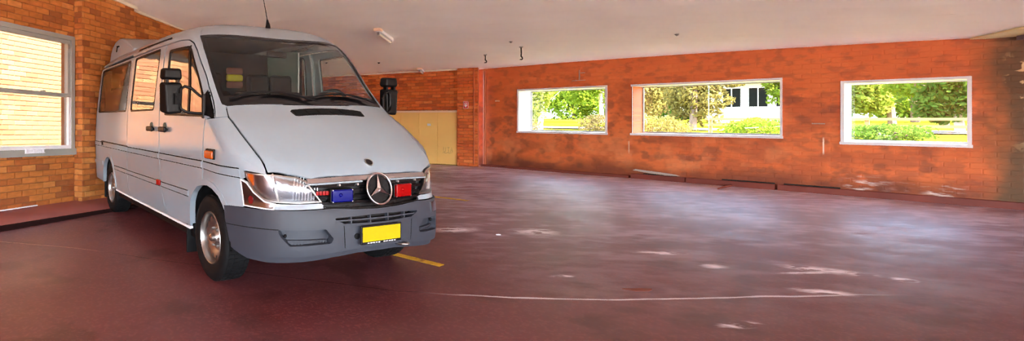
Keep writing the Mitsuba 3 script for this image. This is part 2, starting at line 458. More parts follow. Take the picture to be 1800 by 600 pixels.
# cornice along pier and wall
def strip_on_ceiling(p, q, w, h, drop=0.0, m='m_cornice', key='trim_1', lab=None, kind='structure'):
    p, q = np.asarray(p, float), np.asarray(q, float)
    p = np.array([*p[:2], ceil_z(*p[:2])]); q = np.array([*q[:2], ceil_z(*q[:2])])
    a = q - p; L = np.linalg.norm(a); a /= L
    b = np.cross([0, 0, 1.0], a); b /= np.linalg.norm(b); c = np.cross(a, b)
    M = frame_map(bx((L, w, h), (L / 2, 0, -h / 2 - drop)), p, a, b, c)
    put(key, M, m, label=lab, kind=kind)


pp = pier_o - LN * 0.02
strip_on_ceiling((pp + LU * 0.2), (pp + LU * 1.66), 0.05, 0.055, key='trim_1', lab='pale cornice strip along the top of the brick pier')
pw = L0 - LN * 0.02
strip_on_ceiling(pw + LU * 1.6, pw + LU * 11, 0.05, 0.05, key='trim_2', lab='pale cornice strip along the left wall behind the van')
put('wall_front_added', bx((34, 0.25, 3.2), (6.5, Y_OPEN, 3.55)), 'm_frame_white', label='unseen header added over the garage front behind the viewer to cut skylight', kind='structure')  # unseen header, added to hold skylight off the van
# raised walkway and its kerb along the left wall
kA, kB = np.array([-2.886, 6.189]), np.array([-1.976, 7.458]); kd = (kB - kA) / np.linalg.norm(kB - kA)
k0, k1 = kA - kd * 7, kB + kd * 9
def wl_at(s): return (L0 + LU * s)[:2]
wa, wb = wl_at(-9), wl_at(11)
zk = lambda t: 0.063 - 0.0122 * t
v = np.array([[*k0, 0.12], [*k1, -0.02], [*wb, -0.10], [*wa, 0.22]])
v[0, 2], v[1, 2] = 0.063 + 0.0122 * 7, max(0.045 - 0.0122 * 9, 0.012)
v[2, 2] = 0.03
v[3, 2] = 0.06 + 0.026 * 9
nsub = 24
top = np.array([[(1 - t) * v[0] + t * v[1], (1 - t) * v[3] + t * v[2]] for t in np.linspace(0, 1, nsub)])
for i, t in enumerate(np.linspace(0, 1, nsub)):
    s_k = np.dot(top[i, 0, :2] - kA, kd)
    top[i, 0, 2] = max(0.063 - 0.0122 * s_k, 0.02)
    s_w = np.dot(top[i, 1, :2] - L0[:2], LU2)
    top[i, 1, 2] = max(0.062 + SL * s_w, 0.025)
vv = np.vstack([top[:, 0], top[:, 1], top[:, 0] * [1, 1, 0] - [0, 0, .05], top[:, 1] * [1, 1, 0] - [0, 0, .05]])
n_ = nsub; f = []
for i in range(n_ - 1):
    f += [[i, i + 1, n_ + i + 1], [i, n_ + i + 1, n_ + i], [i, 2 * n_ + i, 2 * n_ + i + 1], [i, 2 * n_ + i + 1, i + 1]]
put('walkway', trimesh.Trimesh(vv, f, process=False), 'm_walkway', label='raised reddish walkway along the foot of the left brick wall', kind='structure')
kf = []
for i in range(n_ - 1):
    a, b = top[i, 0], top[i + 1, 0]
    nrm = np.array([kd[1], -kd[0], 0]) * 0.006
    quad = np.array([a + nrm + [0, 0, .001], b + nrm + [0, 0, .001], b * [1, 1, 0] + nrm, a * [1, 1, 0] + nrm, a - nrm * 6 + [0, 0, .001], b - nrm * 6 + [0, 0, .001]])
    kf.append(trimesh.Trimesh(quad, [[0, 1, 2], [0, 2, 3], [4, 5, 1], [4, 1, 0]], process=False))
put('walkway__kerb_edge', cat(kf), 'm_kerb_face', label='dark kerb face')
put('walkway__painted_light_strip', frame_map(bx((1.5, 0.03, 0.012), (-0.25, 0, 0)), L0 + np.array([0, 0, 0.075]) - LN * 0.035 + LU * -0.9, LU, -LN, np.array([0, 0, 1.0])), 'm_paper', label='white strip painted in for the light along the wall foot')  # bright strip stands in for light where floor meets wall

# left window: white frame, mid rail, sash stiles, glass, sill
def lw(s0, s1, z0, z1, d0, d1):
    """Box on the left wall from depth d0 (into the room is negative) to d1."""
    return frame_map(bx((s1 - s0, d1 - d0, z1 - z0), ((s0 + s1) / 2, (d0 + d1) / 2, (z0 + z1) / 2)), L0, LU, LN, np.array([0, 0, 1.0]))


put('window_1', cat([lw(-2.1, 0.335, 2.50, 2.565, -0.03, 0.12), lw(0.265, 0.335, 0.775, 2.5, -0.03, 0.12), lw(-2.1, -2.03, 0.775, 2.5, -0.03, 0.12)]), 'm_frame_grey',
    label='large white painted sash window in the left brick wall', kind='structure')
put('window_1__upper_sash', cat([lw(-2.03, 0.265, 2.445, 2.50, 0.0, 0.05), lw(0.215, 0.265, 1.69, 2.445, 0.0, 0.05), lw(-2.03, 0.265, 1.635, 1.69, 0.0, 0.06)]), 'm_frame_grey')
put('window_1__lower_sash', cat([lw(-2.03, 0.265, 0.86, 0.91, -0.02, 0.03), lw(0.215, 0.265, 0.91, 1.635, -0.02, 0.03)]), 'm_frame_white')
put('window_1__sill', lw(-2.15, 0.345, 0.765, 0.86, -0.05, 0.14), 'm_frame_grey')
put('window_1__pane', lw(-2.03, 0.215, 1.69, 2.445, 0.025, 0.026), 'm_glass')
put('window_1__pane', lw(-2.03, 0.215, 0.91, 1.635, 0.008, 0.009), 'm_glass')
put('window_1__latch', cat([lw(-0.28, -0.23, 1.69, 1.705, -0.02, 0.03), lw(0.20, 0.235, 2.37, 2.44, -0.02, 0.0)]), 'm_metal_grey')
lv = [lw(-0.62 + 0.018 * i, -0.61 + 0.018 * i, 0.815, 0.875, -0.075, -0.05) for i in range(18)] + [lw(-0.625, -0.29, 0.81, 0.82, -0.075, -0.045), lw(-0.625, -0.29, 0.868, 0.878, -0.075, -0.045)]
put('window_1__sill_grille', cat(lv), 'm_paper', label='small white slatted grille on the sill')

# --- far wall
F0 = np.array([5.76, 14.85, 0.0]); FU = np.array([-0.82558, 0.56428, 0.0]); FN = np.array([0.56428, 0.82558, 0.0])
put('wall_far', wall_mesh(F0 + FN * 0.0, FU, FN, sbox(-0.42, -0.2, 5.0, 3.9), 0.25), 'm_mortar_dark', label='orange brick far wall above beige cupboard doors', kind='structure')
Rf = brick_rects(sbox(0.0, 1.56, 4.6, 2.75), [])
lay('wall_far', Rf, F0, FU, FN, BF, depth=0.03, limit=295, order=lambda r: r[0])
# brick column between far wall and right wall
cpoly = sbox(-0.52, -0.1, 0.005, 2.9)
co = F0 - FN * 0.10
put('brick_column', wall_mesh(co, FU, FN, cpoly, 0.14), 'm_mortar_dark', label='brick column in the far corner carrying the red sign', kind='structure')
lay('brick_column', brick_rects(sbox(-0.52, 0.02, 0.012, 2.72), [], bl=0.235), co, FU, FN, BF[:4] + BF[5:], depth=0.03, limit=290)
strip_on_ceiling(F0 - FN * 0.03 + FU * 0.0, F0 - FN * 0.03 + FU * 8, 0.05, 0.045, key='trim_3', lab='pale cornice strip along the far wall')


def fw_box(s0, s1, z0, z1, d0, d1):
    return frame_map(bx((s1 - s0, d1 - d0, z1 - z0), ((s0 + s1) / 2, (d0 + d1) / 2, (z0 + z1) / 2)), F0, FU, FN, np.array([0, 0, 1.0]))


# --- beige cupboard with tall doors
tag('beige_cupboard', 'low beige cupboard with flat doors along the far wall, right of the van', 'cupboard')
put('beige_cupboard__body', fw_box(0.03, 5.3, 0.0, 1.47, -0.02, 0.012), 'm_pencil')
for k in range(10):
    a = 0.035 + k * 0.525
    d_ = put('beige_cupboard__door', fw_box(a, a + 0.519, 0.03, 1.475, -0.045, -0.02), 'm_beige')
    if k == 1:
        put(d_ + '__vent', fw_box(a + 0.18, a + 0.28, 1.10, 1.16, -0.052, -0.045), 'm_frame_white', label='small pale label near the top')
    if k == 0:
        st = []
        for (sx, kind) in ((0.36, 'U'), (0.26, 'T'), (0.17, 'A')):
            pts = {'U': [(0, .13), (0, .02), (.03, 0), (.06, .02), (.06, .13)], 'T': [(0, .13), (.07, .13), (.035, .13), (.035, 0)], 'A': [(0, 0), (.03, .13), (.065, 0), (.05, .05), (.012, .05)]}[kind]
            P = [F0 + FU * (a + sx - x) - FN * 0.047 + np.array([0, 0, 0.37 + z]) for x, z in pts]
            st.append(tube(P, 0.004, 5))
        P = [F0 + FU * (a + 0.37 - x) - FN * 0.047 + np.array([0, 0, 0.345 + 0.01 * math.sin(x * 60)]) for x in np.linspace(0, 0.24, 9)]
        st.append(tube(P, 0.0035, 5))
        put(d_ + '__scribble', cat(st), 'm_pencil', label='scratched letters')
put('beige_cupboard__top_rail', fw_box(0.0, 5.3, 1.475, 1.53, -0.06, 0.0), 'm_beige_rail')

# --- red sign on the column
sg = lambda s0, s1, z0, z1, d: frame_map(bx((s1 - s0, d, z1 - z0), ((s0 + s1) / 2, -d / 2, (z0 + z1) / 2)), co - FN * 0.018, FU, FN, np.array([0, 0, 1.0]))
tag('hydrant_sign', 'small red and white sign with an arrow symbol on the brick column', 'sign')
put('hydrant_sign__plate', sg(-0.285, -0.155, 1.585, 1.775, 0.006), 'm_sign_white')
put('hydrant_sign__panel', sg(-0.277, -0.163, 1.593, 1.767, 0.008), 'm_sign_red')
arrow = Polygon([(-0.03, 0.06), (-0.03, -0.015), (-0.045, -0.015), (0, -0.07), (0.045, -0.015), (0.03, -0.015), (0.03, 0.06), (0.012, 0.06), (0.012, 0.0), (-0.012, 0.0), (-0.012, 0.06)])
put('hydrant_sign__arrow', wall_mesh(co - FN * 0.029 + FU * -0.22 + np.array([0, 0, 1.68]), FU, FN, arrow, 0.003), 'm_sign_white')

# --- conduits and corner post between column and right wall
tag('wall_conduit', 'thin orange painted conduit running up the brick column', 'pipe')
pc = co - FN * 0.03 + FU * -0.43
put('wall_conduit__pipe', tube([pc + [0, 0, 0.05], pc + [0, 0, 1.0], pc + [0, 0, 2.0], pc + [0, 0, 2.66]], 0.014, 8), 'm_orange_pipe')
for z in (0.6, 1.4, 2.2):
    put('wall_conduit__clip', frame_map(bx((0.06, 0.03, 0.03), (0, 0, z)), pc + FN * 0.01, FU, FN, np.array([0, 0, 1.0])), 'm_orange_pipe')
tag('drain_pipe', 'wider orange painted downpipe in the corner beside the right wall', 'pipe')
pd = W0 + RU * 8.42 - RN * 0.06
put('drain_pipe__pipe', tube([pd + [0, 0, 0.0], pd + [0, 0, 1.3], pd + [0, 0, 2.67]], 0.04, 12), 'm_orange_pipe', smooth=40)
for z in (0.5, 1.5, 2.4):
    put('drain_pipe__collar', tube([pd + [0, 0, z], pd + [0, 0, z + 0.02], pd + [0, 0, z + 0.05]], 0.05, 12), 'm_orange_pipe', smooth=40)

# --- right wall with three windows
ROPEN = {2: (5.44, 7.50, 0.975, 2.035), 3: (2.55, 4.91, 0.98, 2.025), 4: (0.48, 1.765, 0.905, 1.92)}
rpoly = sbox(-18, -0.2, 9.0, 3.4).difference(unary_union([sbox(a, c, b, d) for a, b, c, d in ROPEN.values()]))
TH = {2: 0.62, 3: 0.53, 4: 0.45}
put('wall_right', wall_mesh(W0, RU, RN, rpoly, 0.55), 'm_wall_right', label='long painted orange wall with blotched damp stains and three windows', kind='structure')
rb = brick_rects(sbox(-0.6, 0.13, 8.5, 2.75), [sbox(a - .03, c - .03, b + .03, d + .03) for a, b, c, d in ROPEN.values()])
bm = []
for (a, b, c, d) in rb:
    off = 0.0035 + RNG.uniform(-0.001, 0.001)
    bm.append(frame_map(BRICK, W0 + a * RU + np.array([0, 0, c]) - RN * off, RU * (b - a), RN * 0.02, np.array([0, 0, d - c])))
put('wall_right__brickwork', cat(bm), 'm_wall_right', kind='stuff', label='painted-over brick courses')


def rw(s0, s1, z0, z1, d0, d1):
    return frame_map(bx((s1 - s0, d1 - d0, z1 - z0), ((s0 + s1) / 2, (d0 + d1) / 2, (z0 + z1) / 2)), W0, RU, RN, np.array([0, 0, 1.0]))


for k, (a, b, c, d) in ROPEN.items():
    t = TH[k]; e = 0.03
    name = {2: 'white framed window nearest the far corner of the orange wall', 3: 'widest white framed window, in the middle of the orange wall', 4: 'white framed window at the near right end of the orange wall'}[k]
    w = f'window_{k}'
    lin = 0.012 if k != 3 else 0.0
    put(w, cat([rw(a - e, b + e, d - .012, d + e, -0.02, t), rw(a - e, a + lin, c, d, -0.02, t), rw(b - lin, b + (e if k != 3 else .004), c, d, -0.02, t if k != 3 else .0)]), 'm_frame_white', label=name, kind='structure')
    put(w + '__sill', rw(a - e - 0.01, b + e + 0.01, c - 0.04, c + .006, -0.035, t), 'm_frame_white')
    if k == 3:
        put(w + '__reveal', rw(b - 0.006, b, c + .005, d - .02, 0.0, t - 0.05), 'm_wall_right', label='orange brick reveal')
    g0 = t - 0.05
    put(w + '__frame', cat([rw(a, b, c, c + 0.035, g0, g0 + 0.04), rw(a, b, d - 0.03, d, g0, g0 + 0.04), rw(a, a + 0.03, c, d, g0, g0 + 0.04), rw(b - 0.03, b, c, d, g0, g0 + 0.04)]), 'm_frame_grey' if k != 4 else 'm_frame_white')
    if k == 4:
        put(w + '__pane', rw(a + 0.02, b - 0.02, c + 0.02, d - 0.02, g0 + 0.02, g0 + 0.021), 'm_glass')
    else:
        mids = [] if k == 2 else [a + 1.18]
        edges = [a] + list(mids) + [b]
        for p, q in zip(edges[:-1], edges[1:]):
            put(w + '__pane', rw(p + 0.01, q - 0.01, c + 0.02, d - 0.02, g0 + 0.02, g0 + 0.021), 'm_glass')
        for q in mids:
            put(w + '__glazing_joint', rw(q - 0.003, q + 0.003, c + 0.03, d - 0.03, g0 + 0.005, g0 + 0.035), 'm_frame_grey')
# plinth along the foot of the right wall, with a broken place and dark gaps
P_SEG = [(8.5, 4.95), (4.90, 3.95), (3.92, 2.6), (2.56, -0.4), (-0.42, -8.0)]
pl = []
for a, b in P_SEG:
    pl.append(rw(b, a, -0.02, 0.055 if a > 5 else 0.10, -0.12, 0.02))
put('baseboard_right', pl[0], 'm_plinth', label='reddish brown plinth along the foot of the orange wall', kind='structure')
for q in pl[1:]:
    put('baseboard_right__plinth_block', q, 'm_plinth')
prof = Polygon([(4.05, 0.11), (4.12, 0.14), (4.4, 0.165), (4.85, 0.20), (4.9, 0.17), (4.6, 0.13), (4.3, 0.11)])
put('wall_right__bare_concrete', wall_mesh(W0 - RN * 0.02, RU, RN, prof, 0.02), 'm_concrete_patch', label='bare pale concrete where the paint has come off')
for a, b in ((2.62, 3.38), (1.8, 2.5), (4.1, 4.7)):
    put('wall_right__dark_gap', rw(a, b, 0.095, 0.122, -0.012, 0.01), 'm_dark_hole', label='dark gap above the plinth')
# scar of a removed fitting high on the wall
scar = [rw(6.0, 6.02, 2.22, 2.46, -0.006, 0.0), rw(5.87, 6.18, 2.205, 2.215, -0.006, 0.0), rw(5.88, 6.01, 2.38, 2.392, -0.006, 0.0)]
put('wall_right__wall_scar', cat(scar), 'm_concrete_patch', label='pale scar of a removed fitting above the first window')
put('wall_right__cable_stub', rw(8.02, 8.14, 1.76, 1.80, -0.03, 0.0), 'm_beige_rail', label='small pale bracket')
put('wall_right__nail_plate', rw(1.98, 2.14, 1.21, 1.225, -0.02, 0.0), 'm_concrete_patch', label='small pale nail plate')
# ceiling strip, and an added dark box for the shadow in the right corner
strip_on_ceiling(np.array(W0) + RU * 0.28 - RN * 0.0, np.array(W0) + RU * -1.2 - RN * 2.6, 0.42, 0.02, m='m_strip', key='trim_4', lab='wide pale ceiling strip in the top right corner')
strip_on_ceiling(np.array(W0) + RU * -0.15 - RN * 0.0, np.array(W0) + RU * -1.75 - RN * 2.6, 0.5, 0.06, m='m_corner_shade', key='trim_5', lab='added dark box for the shadow beside the pale ceiling strip in the top right corner')

# --- things on ceiling
def on_ceiling(px, py):
    r = np.array([(px - CX) / F_PX, 1.0, -(py - YH) / F_PX])
    lo, hi = 1.0, 30.0
    for _ in range(60):
        m = (lo + hi) / 2
        q = r * m + [0, 0, CAM_H]
        if q[2] < ceil_z(q[0], q[1]): lo = m
        else: hi = m
    return r * lo + [0, 0, CAM_H]


for (p, q, lab) in (((664, 50), (688, 68), 'nearer fluorescent batten light on the white ceiling, above the van bonnet'), ((737, 119), (749, 128), 'farther fluorescent batten light on the ceiling near the brick far wall')):
    a, b = on_ceiling(*p), on_ceiling(*q)
    if np.linalg.norm(b - a) > 1.3:
        mid = (a + b) / 2; d0 = (b - a) / np.linalg.norm(b - a); a, b = mid - d0 * .62, mid + d0 * .62
    ax = b - a; L = np.linalg.norm(ax); ax /= L
    sd = np.cross([0, 0, 1.0], ax); sd /= np.linalg.norm(sd); upv = np.cross(ax, sd)
    k = numbered('batten_light__housing')[:-len('__housing')] if 'batten_light__housing' not in scene else 'batten_light_001'
    tag(k, lab, 'ceiling light')
    put(k + '__housing', frame_map(rbox((L, 0.10, 0.06), 0.012, (L / 2, 0, -0.03)), a, ax, sd, upv), 'm_frame_white')
    put(k + '__tube', frame_map(tube([(0.05, 0, -0.09), (L / 2, 0, -0.09), (L - 0.05, 0, -0.09)], 0.019, 10), a, ax, sd, upv), 'm_tube', smooth=40)
    for x in (0.04, L - 0.04):
        put(k + '__tube_holder', frame_map(bx((0.025, 0.04, 0.06), (x, 0, -0.08)), a, ax, sd, upv), 'm_metal_grey')
    put(k + '__mounting_box', frame_map(rbox((0.14, 0.14, 0.05), 0.01, (0.02, 0, -0.025)), a, ax, sd, upv), 'm_beige_rail')
for px, py, dz, lab in ((853, 96, 0.16, 'dark hook hanging from the ceiling before the column'), (916, 82, 0.26, 'longest dark hook, hanging from the ceiling in front of the orange wall')):
    a = on_ceiling(px, py)
    P = [a + [0, 0, 0.0], a + [0.004, 0, -dz * 0.5], a + [0.0, 0, -dz * 0.8]] + [a + [0.03 * math.sin(t) , 0, -dz * 0.8 - 0.03 * (1 - math.cos(t))] for t in np.linspace(0.3, 3.9, 8)]
    k = 'ceiling_hook' if 'ceiling_hook__rod' not in scene else 'ceiling_hook_001'
    tag(k, lab, 'hook')
    put(k + '__rod', tube(P, 0.012, 6), 'm_dark_hole')
    put(k + '__base', tube([a, a + [0, 0, -0.01], a + [0, 0, -0.02]], 0.035, 10), 'm_metal_grey')
for px, py, lab in ((666, 110, 'small dark round fitting on the ceiling above the passenger mirror'), (574, 110, 'small dark round fitting on the ceiling seen through the van windscreen'), (898, 73, 'small round fitting on the ceiling left of the longest hook'), (1190, 60, 'small round fitting on the ceiling above the middle window')):
    a = on_ceiling(px, py)
    prof = [(0.0, -0.03), (0.014, -0.03), (0.022, -0.02), (0.028, -0.006), (0.036, 0.0), (0.0, 0.0)]
    m = trimesh.creation.revolve(np.array(prof), sections=14)
    m.apply_translation(a)
    put('ceiling_fitting', m, 'm_dark_hole' if px < 880 else 'm_metal_grey', smooth=35, label=lab, cat='ceiling fitting')

# --- floor markings and debris
def ground_quad(pts, t=0.003):
    return trimesh.creation.extrude_polygon(Polygon([(p[0], p[1]) for p in pts]), t, engine='earcut')


put('floor_line', ground_quad([(1.36, 5.30), (1.735, 4.80), (1.665, 4.735), (1.27, 5.26)]), 'm_yellow_line', label='yellow painted bay line on the floor just ahead of the van bumper', cat='floor line')
put('floor_line', ground_quad([(3.05, 9.06), (3.50, 8.56), (3.42, 8.50), (2.97, 8.99)]), 'm_yellow_line', label='faint far yellow bay line on the floor beyond the van headlight', cat='floor line')
q = [fl(1262, 334), fl(1272, 331), fl(1288, 327.5), fl(1305, 326), fl(1312, 329)]
put('floor_debris', tube([x + [0, 0, 0.02] for x in q], [0.012, 0.02, 0.022, 0.02, 0.01], 6), 'm_plinth', label='reddish strip of debris lying on the floor by the plinth', cat='debris')
pbl = trimesh.creation.icosphere(subdivisions=1, radius=1.0); pbl.vertices *= [0.03, 0.018, 0.008]; pbl.apply_translation(fl(876, 414) + [0, 0, 0.007])
put('paper_scrap', pbl, 'm_paper', label='tiny white scrap lying on the red floor right of the van', cat='litter')
lf = [(0.10 * math.cos(a) * (1 + 0.3 * math.sin(3 * a)), 0.05 * math.sin(a) * (1 + 0.3 * math.cos(2 * a))) for a in np.linspace(0, 6.2, 16)]
lp = fl(1123, 510)
put('floor__dark_stain', ground_quad([(lp[0] + x, lp[1] + y) for x, y in lf], 0.002), 'm_plinth', label='small dark red stain')

# ------------------------------------------------------------------ the van
# van coordinates: X forward from the front axle, Y towards the left of the photo, Z up
VYAW = 0.4718
VO = np.array([0.4835, 4.788, 0.0])
VX = np.array([math.sin(VYAW), -math.cos(VYAW), 0]); VY = np.array([-math.cos(VYAW), -math.sin(VYAW), 0]); VZ = np.array([0, 0, 1.0])
SIDE = PCH([.15, .30, .40, .62, .95, 1.2, 1.4, 1.7, 2.0, 2.14, 2.4, 2.6], [.925, .940, .950, .963, .968, .963, .952, .925, .893, .878, .84, .80])
ROOF = PCH([-5.0, -4.4, -3.5, -2.0, -1.3, -.9, -.62, -.42, .26, .42, .90, 1.02, 1.3], [2.28, 2.305, 2.325, 2.325, 2.300, 2.262, 2.20, 2.085, 1.40, 1.305, .955, .86, .5])
NOSE = PCH([.10, .24, .30, .40, .55, .66, .70, .80, .90, 1.0, 1.3], [.84, .93, .965, .985, .988, .975, .962, .968, .955, .945, .945])
PLAN = PCH([0, .80, 1.0, 1.2, 1.4], [1, 1, .75, .5, .45])
TAIL = PCH([.1, .4, .95, 1.4, 2.0, 2.3], [-4.56, -4.60, -4.62, -4.60, -4.52, -4.44])


def sst(a, b, x):
    t = np.clip((x - a) / (b - a), 0, 1)
    return t * t * (3 - 2 * t)


def body(P):
    """Signed distance-like function of the van's outer skin: side, roof-to-bonnet, nose and tail surfaces, rounded where they meet."""
    X, Y, Z = P[..., 0], np.abs(P[..., 1]), P[..., 2]
    taper = -.012 * np.clip((-X - 2.5) / 2, 0, 1) - .042 * sst(-1.0, -.1, X) * sst(1.15, 1.7, Z)
    a = Y - (SIDE(np.clip(Z, .15, 2.6)) + taper)
    w = np.clip((X + 1.2) / 1.2, 0, 1); w = w * w * (3 - 2 * w)
    xs = X + w * .21 * Y ** 2
    zt = ROOF(np.clip(xs, -5, 1.3)) - (1 - w) * .36 * Y ** 4 - w * .07 * Y ** 4
    e = 1e-3
    sl = (ROOF(np.clip(xs + e, -5, 1.3)) - ROOF(np.clip(xs - e, -5, 1.3))) / (2 * e)
    b = (Z - zt) / np.sqrt(1 + sl ** 2)
    c = (X - (NOSE(np.clip(Z, .1, 1.3)) - .15 * Y ** 2 - .63 * Y ** 6 * PLAN(np.clip(Z, 0, 1.4)))) * .85
    t = TAIL(np.clip(Z, .1, 2.3)) + .05 * Y ** 2 - X
    r = .085
    m = np.stack([a, b, c, t], -1) + r
    return np.linalg.norm(np.maximum(m, 0), axis=-1) + np.minimum(m.max(-1), 0) - r


def body_normal(P, e=1e-3):
    g = np.stack([(body(P + e * np.eye(3)[k]) - body(P - e * np.eye(3)[k])) / (2 * e) for k in range(3)], -1)
    return g / np.maximum(np.linalg.norm(g, axis=1, keepdims=True), 1e-9)


def cast(o, d, length, off=0.0, n=60):
    """First point from o along d that lies on the skin offset by off."""
    lo, hi, found = np.zeros(len(o)), np.full(len(o), float(length)), np.zeros(len(o), bool)
    for t in np.linspace(0, length, n):
        v = (body(o + t * d) < off) & ~found
        hi[v] = t; found |= v
        lo[~found] = t
    for _ in range(26):
        m = (lo + hi) / 2
        v = body(o + m[:, None] * d) < off
        hi = np.where(v, m, hi); lo = np.where(v, lo, m)
    return o + ((lo + hi) / 2)[:, None] * d


def onto(mode, q, off=0.0):
    """2D panel coordinates to points on the skin. side: (X, Z), top: (X, Y), front: (Y, Z), ring: (angle about the nose, Z), round: (X, angle about the long axis)."""
    a, b, z = q[:, 0], q[:, 1], np.zeros(len(q))
    if mode == 'side':
        return cast(np.stack([a, z + 1.15, b], 1), np.tile([0, -1.0, 0], (len(q), 1)), 0.9, off)
    if mode == 'top':
        return cast(np.stack([a, b, z + 2.5], 1), np.tile([0, 0, -1.0], (len(q), 1)), 2.0, off)
    if mode == 'front':
        return cast(np.stack([z + 1.2, a, b], 1), np.tile([-1.0, 0, 0], (len(q), 1)), 1.0, off)
    if mode == 'ring':
        d = np.stack([np.cos(a), np.sin(a), z], 1)
        return cast(np.stack([z + .1, z, b], 1) + 1.35 * d, -d, 1.1, off)
    d = np.stack([z, np.cos(b), np.sin(b)], 1)
    return cast(np.stack([a, z, z + 1.0], 1) + 1.9 * d, -d, 1.7, off)


def flat_mesh(poly, h):
    """Triangles of a polygon with its edge points every h and a lattice inside."""
    rings = [poly.exterior] + list(poly.interiors)
    edge = np.vstack([dense(np.array(r.coords)[:-1], h) for r in rings])
    x0, y0, x1, y1 = poly.bounds
    g = np.stack(np.meshgrid(np.arange(x0, x1, h) + h / 2, np.arange(y0, y1, h) + h / 2, indexing='ij'), -1).reshape(-1, 2)
    g[:, 1] += (np.round((g[:, 0] - x0) / h - .5) % 2) * h * .5 * .2
    inner = poly.buffer(-.45 * h)
    if not inner.is_empty:
        g = g[shapely.contains_xy(inner, g[:, 0], g[:, 1])]
    else:
        g = g[:0]
    v = np.vstack([edge, g])
    v = v[np.sort(np.unique(np.round(v, 6), axis=0, return_index=True)[1])]
    t = Delaunay(v).simplices
    c = v[t].mean(1)
    e1, e2 = v[t[:, 1]] - v[t[:, 0]], v[t[:, 2]] - v[t[:, 0]]
    area = e1[:, 0] * e2[:, 1] - e1[:, 1] * e2[:, 0]
    ok = shapely.contains_xy(poly.buffer(1e-6), c[:, 0], c[:, 1]) & (np.abs(area) > 1e-9)
    t = np.where((area < 0)[:, None], t[:, ::-1], t)[ok]
    return v, t


def skin(poly, mode, off=0.0, h=.05, thick=.02):
    """A panel of the van's skin: the polygon laid on the skin, with its edges turned in by thick."""
    geoms = [p for p in getattr(poly, 'geoms', [poly]) if p.area > 1e-6]
    ms = []
    for p in geoms:
        v2, t = flat_mesh(p, h)
        V = onto(mode, v2, off)
        N = body_normal(V)
        fn = np.cross(V[t[:, 1]] - V[t[:, 0]], V[t[:, 2]] - V[t[:, 0]])
        if (fn * N[t[:, 0]]).sum() < 0:
            t = t[:, ::-1]
        if thick:
            e = np.sort(np.vstack([t[:, [0, 1]], t[:, [1, 2]], t[:, [2, 0]]]), axis=1)
            de = np.vstack([t[:, [0, 1]], t[:, [1, 2]], t[:, [2, 0]]])
            u, inv, cnt = np.unique(e, axis=0, return_inverse=True, return_counts=True)
            rim = de[cnt[inv.ravel()] == 1]
            ids = np.unique(rim)
            low = np.full(len(V), -1); low[ids] = len(V) + len(ids) + np.arange(len(ids))
            upi = np.full(len(V), -1); upi[ids] = len(V) + np.arange(len(ids))
            f2 = np.vstack([np.stack([upi[rim[:, 0]], low[rim[:, 0]], low[rim[:, 1]]], 1), np.stack([upi[rim[:, 0]], low[rim[:, 1]], upi[rim[:, 1]]], 1)])
            ms.append(trimesh.Trimesh(np.vstack([V, V[ids], V[ids] - N[ids] * thick]), np.vstack([t, f2]), process=False))
        else:
            ms.append(trimesh.Trimesh(V, t, process=False))
    return cat(ms) if len(ms) > 1 else ms[0]


def mirror(mesh):
    return trimesh.Trimesh(np.asarray(mesh.vertices) * [1, -1, 1], np.asarray(mesh.faces)[:, ::-1], process=False)


def van(name, mesh, m, smooth=30, label=None, flip=False):
    """A part of the van from a mesh in van coordinates."""
    if flip:
        mesh = mirror(mesh)
    return put('white_van__' + name, frame_map(mesh, VO, VX, VY, VZ), m, smooth, label)


def roundp(pts, r):
    return Polygon(pts).buffer(-r).buffer(2 * r).buffer(-r)


def lift(poly, mode):
    """A side or top polygon in the (X, angle) coordinates of mode 'round'."""
    P = onto(mode, dense(np.array(poly.exterior.coords)[:-1], .03))
    return Polygon(np.stack([P[:, 0], np.arctan2(P[:, 2] - 1.0, P[:, 1])], 1)).buffer(0)


def mir(poly):                     # the other side, in (X, angle)
    return Polygon([(x, math.pi - a) for x, a in poly.exterior.coords])


tag('white_van', 'white passenger van with black mirrors and blue and red lamps in its grille', 'van')
GAP = .0055
front_door = Polygon([(-1.205, 2.062), (-.841, 2.056), (-.646, 2.038), (-.553, 2.0), (-.458, 1.925), (-.231, 1.683), (-.145, 1.58), (-.02, 1.45), (.105, 1.318), (-.012, 1.312), (-.018, 1.233),
                      (-.028, 1.02), (-.022, .93), (-.03, .80), (-.13, .765), (-.235, .70), (-.30, .62), (-.325, .54), (-.345, .375), (-.955, .37), (-1.06, .47), (-1.123, .62), (-1.165, .844), (-1.189, 1.1), (-1.222, 1.47)])
slide_door = Polygon([(-2.50, 2.062), (-1.235, 2.062), (-1.24, 1.47), (-1.205, 1.1), (-1.18, .844), (-1.137, .62), (-1.073, .47), (-.97, .37), (-2.40, .372), (-2.475, .5), (-2.482, 1.02), (-2.49, 1.4)])
_he = onto('top', dense([(.185, .831), (.366, .823), (.473, .812), (.724, .780)], .02, False))
fender = Polygon([(0.0, 1.305), (.105, 1.312)] + [(p[0], p[2]) for p in _he] + [(.66, .921), (.574, .932), (.578, .88), (.533, .864), (.554, .665), (.373, .658), (.355, .668),
                  (.294, .733), (.198, .781), (.095, .797), (-.016, .787), (-.010, .93), (-.016, 1.02), (-.006, 1.233)])
w1 = roundp([(-4.29, 2.03), (-2.565, 2.028), (-2.595, 1.397), (-4.32, 1.400)], .05)
w2 = roundp([(-2.36, 2.03), (-1.375, 2.035), (-1.425, 1.398), (-2.385, 1.396)], .05)
w3 = roundp([(-1.075, 1.985), (-.575, 1.972), (-.515, 1.925), (-.06, 1.395), (.06, 1.325), (-1.06, 1.345)], .035)
qwin = Polygon([(.088, 1.322), (-.13, 1.545), (-.135, 1.5), (-.075, 1.345)])
hood_half = [(.12, .0), (.118, .80), (.185, .825), (.366, .817), (.473, .806), (.724, .774), (.807, .66), (.854, .572), (.881, .519), (.915, .28), (.928, .07), (.928, 0)]
wsc = lambda y: .235 - .235 * y * y
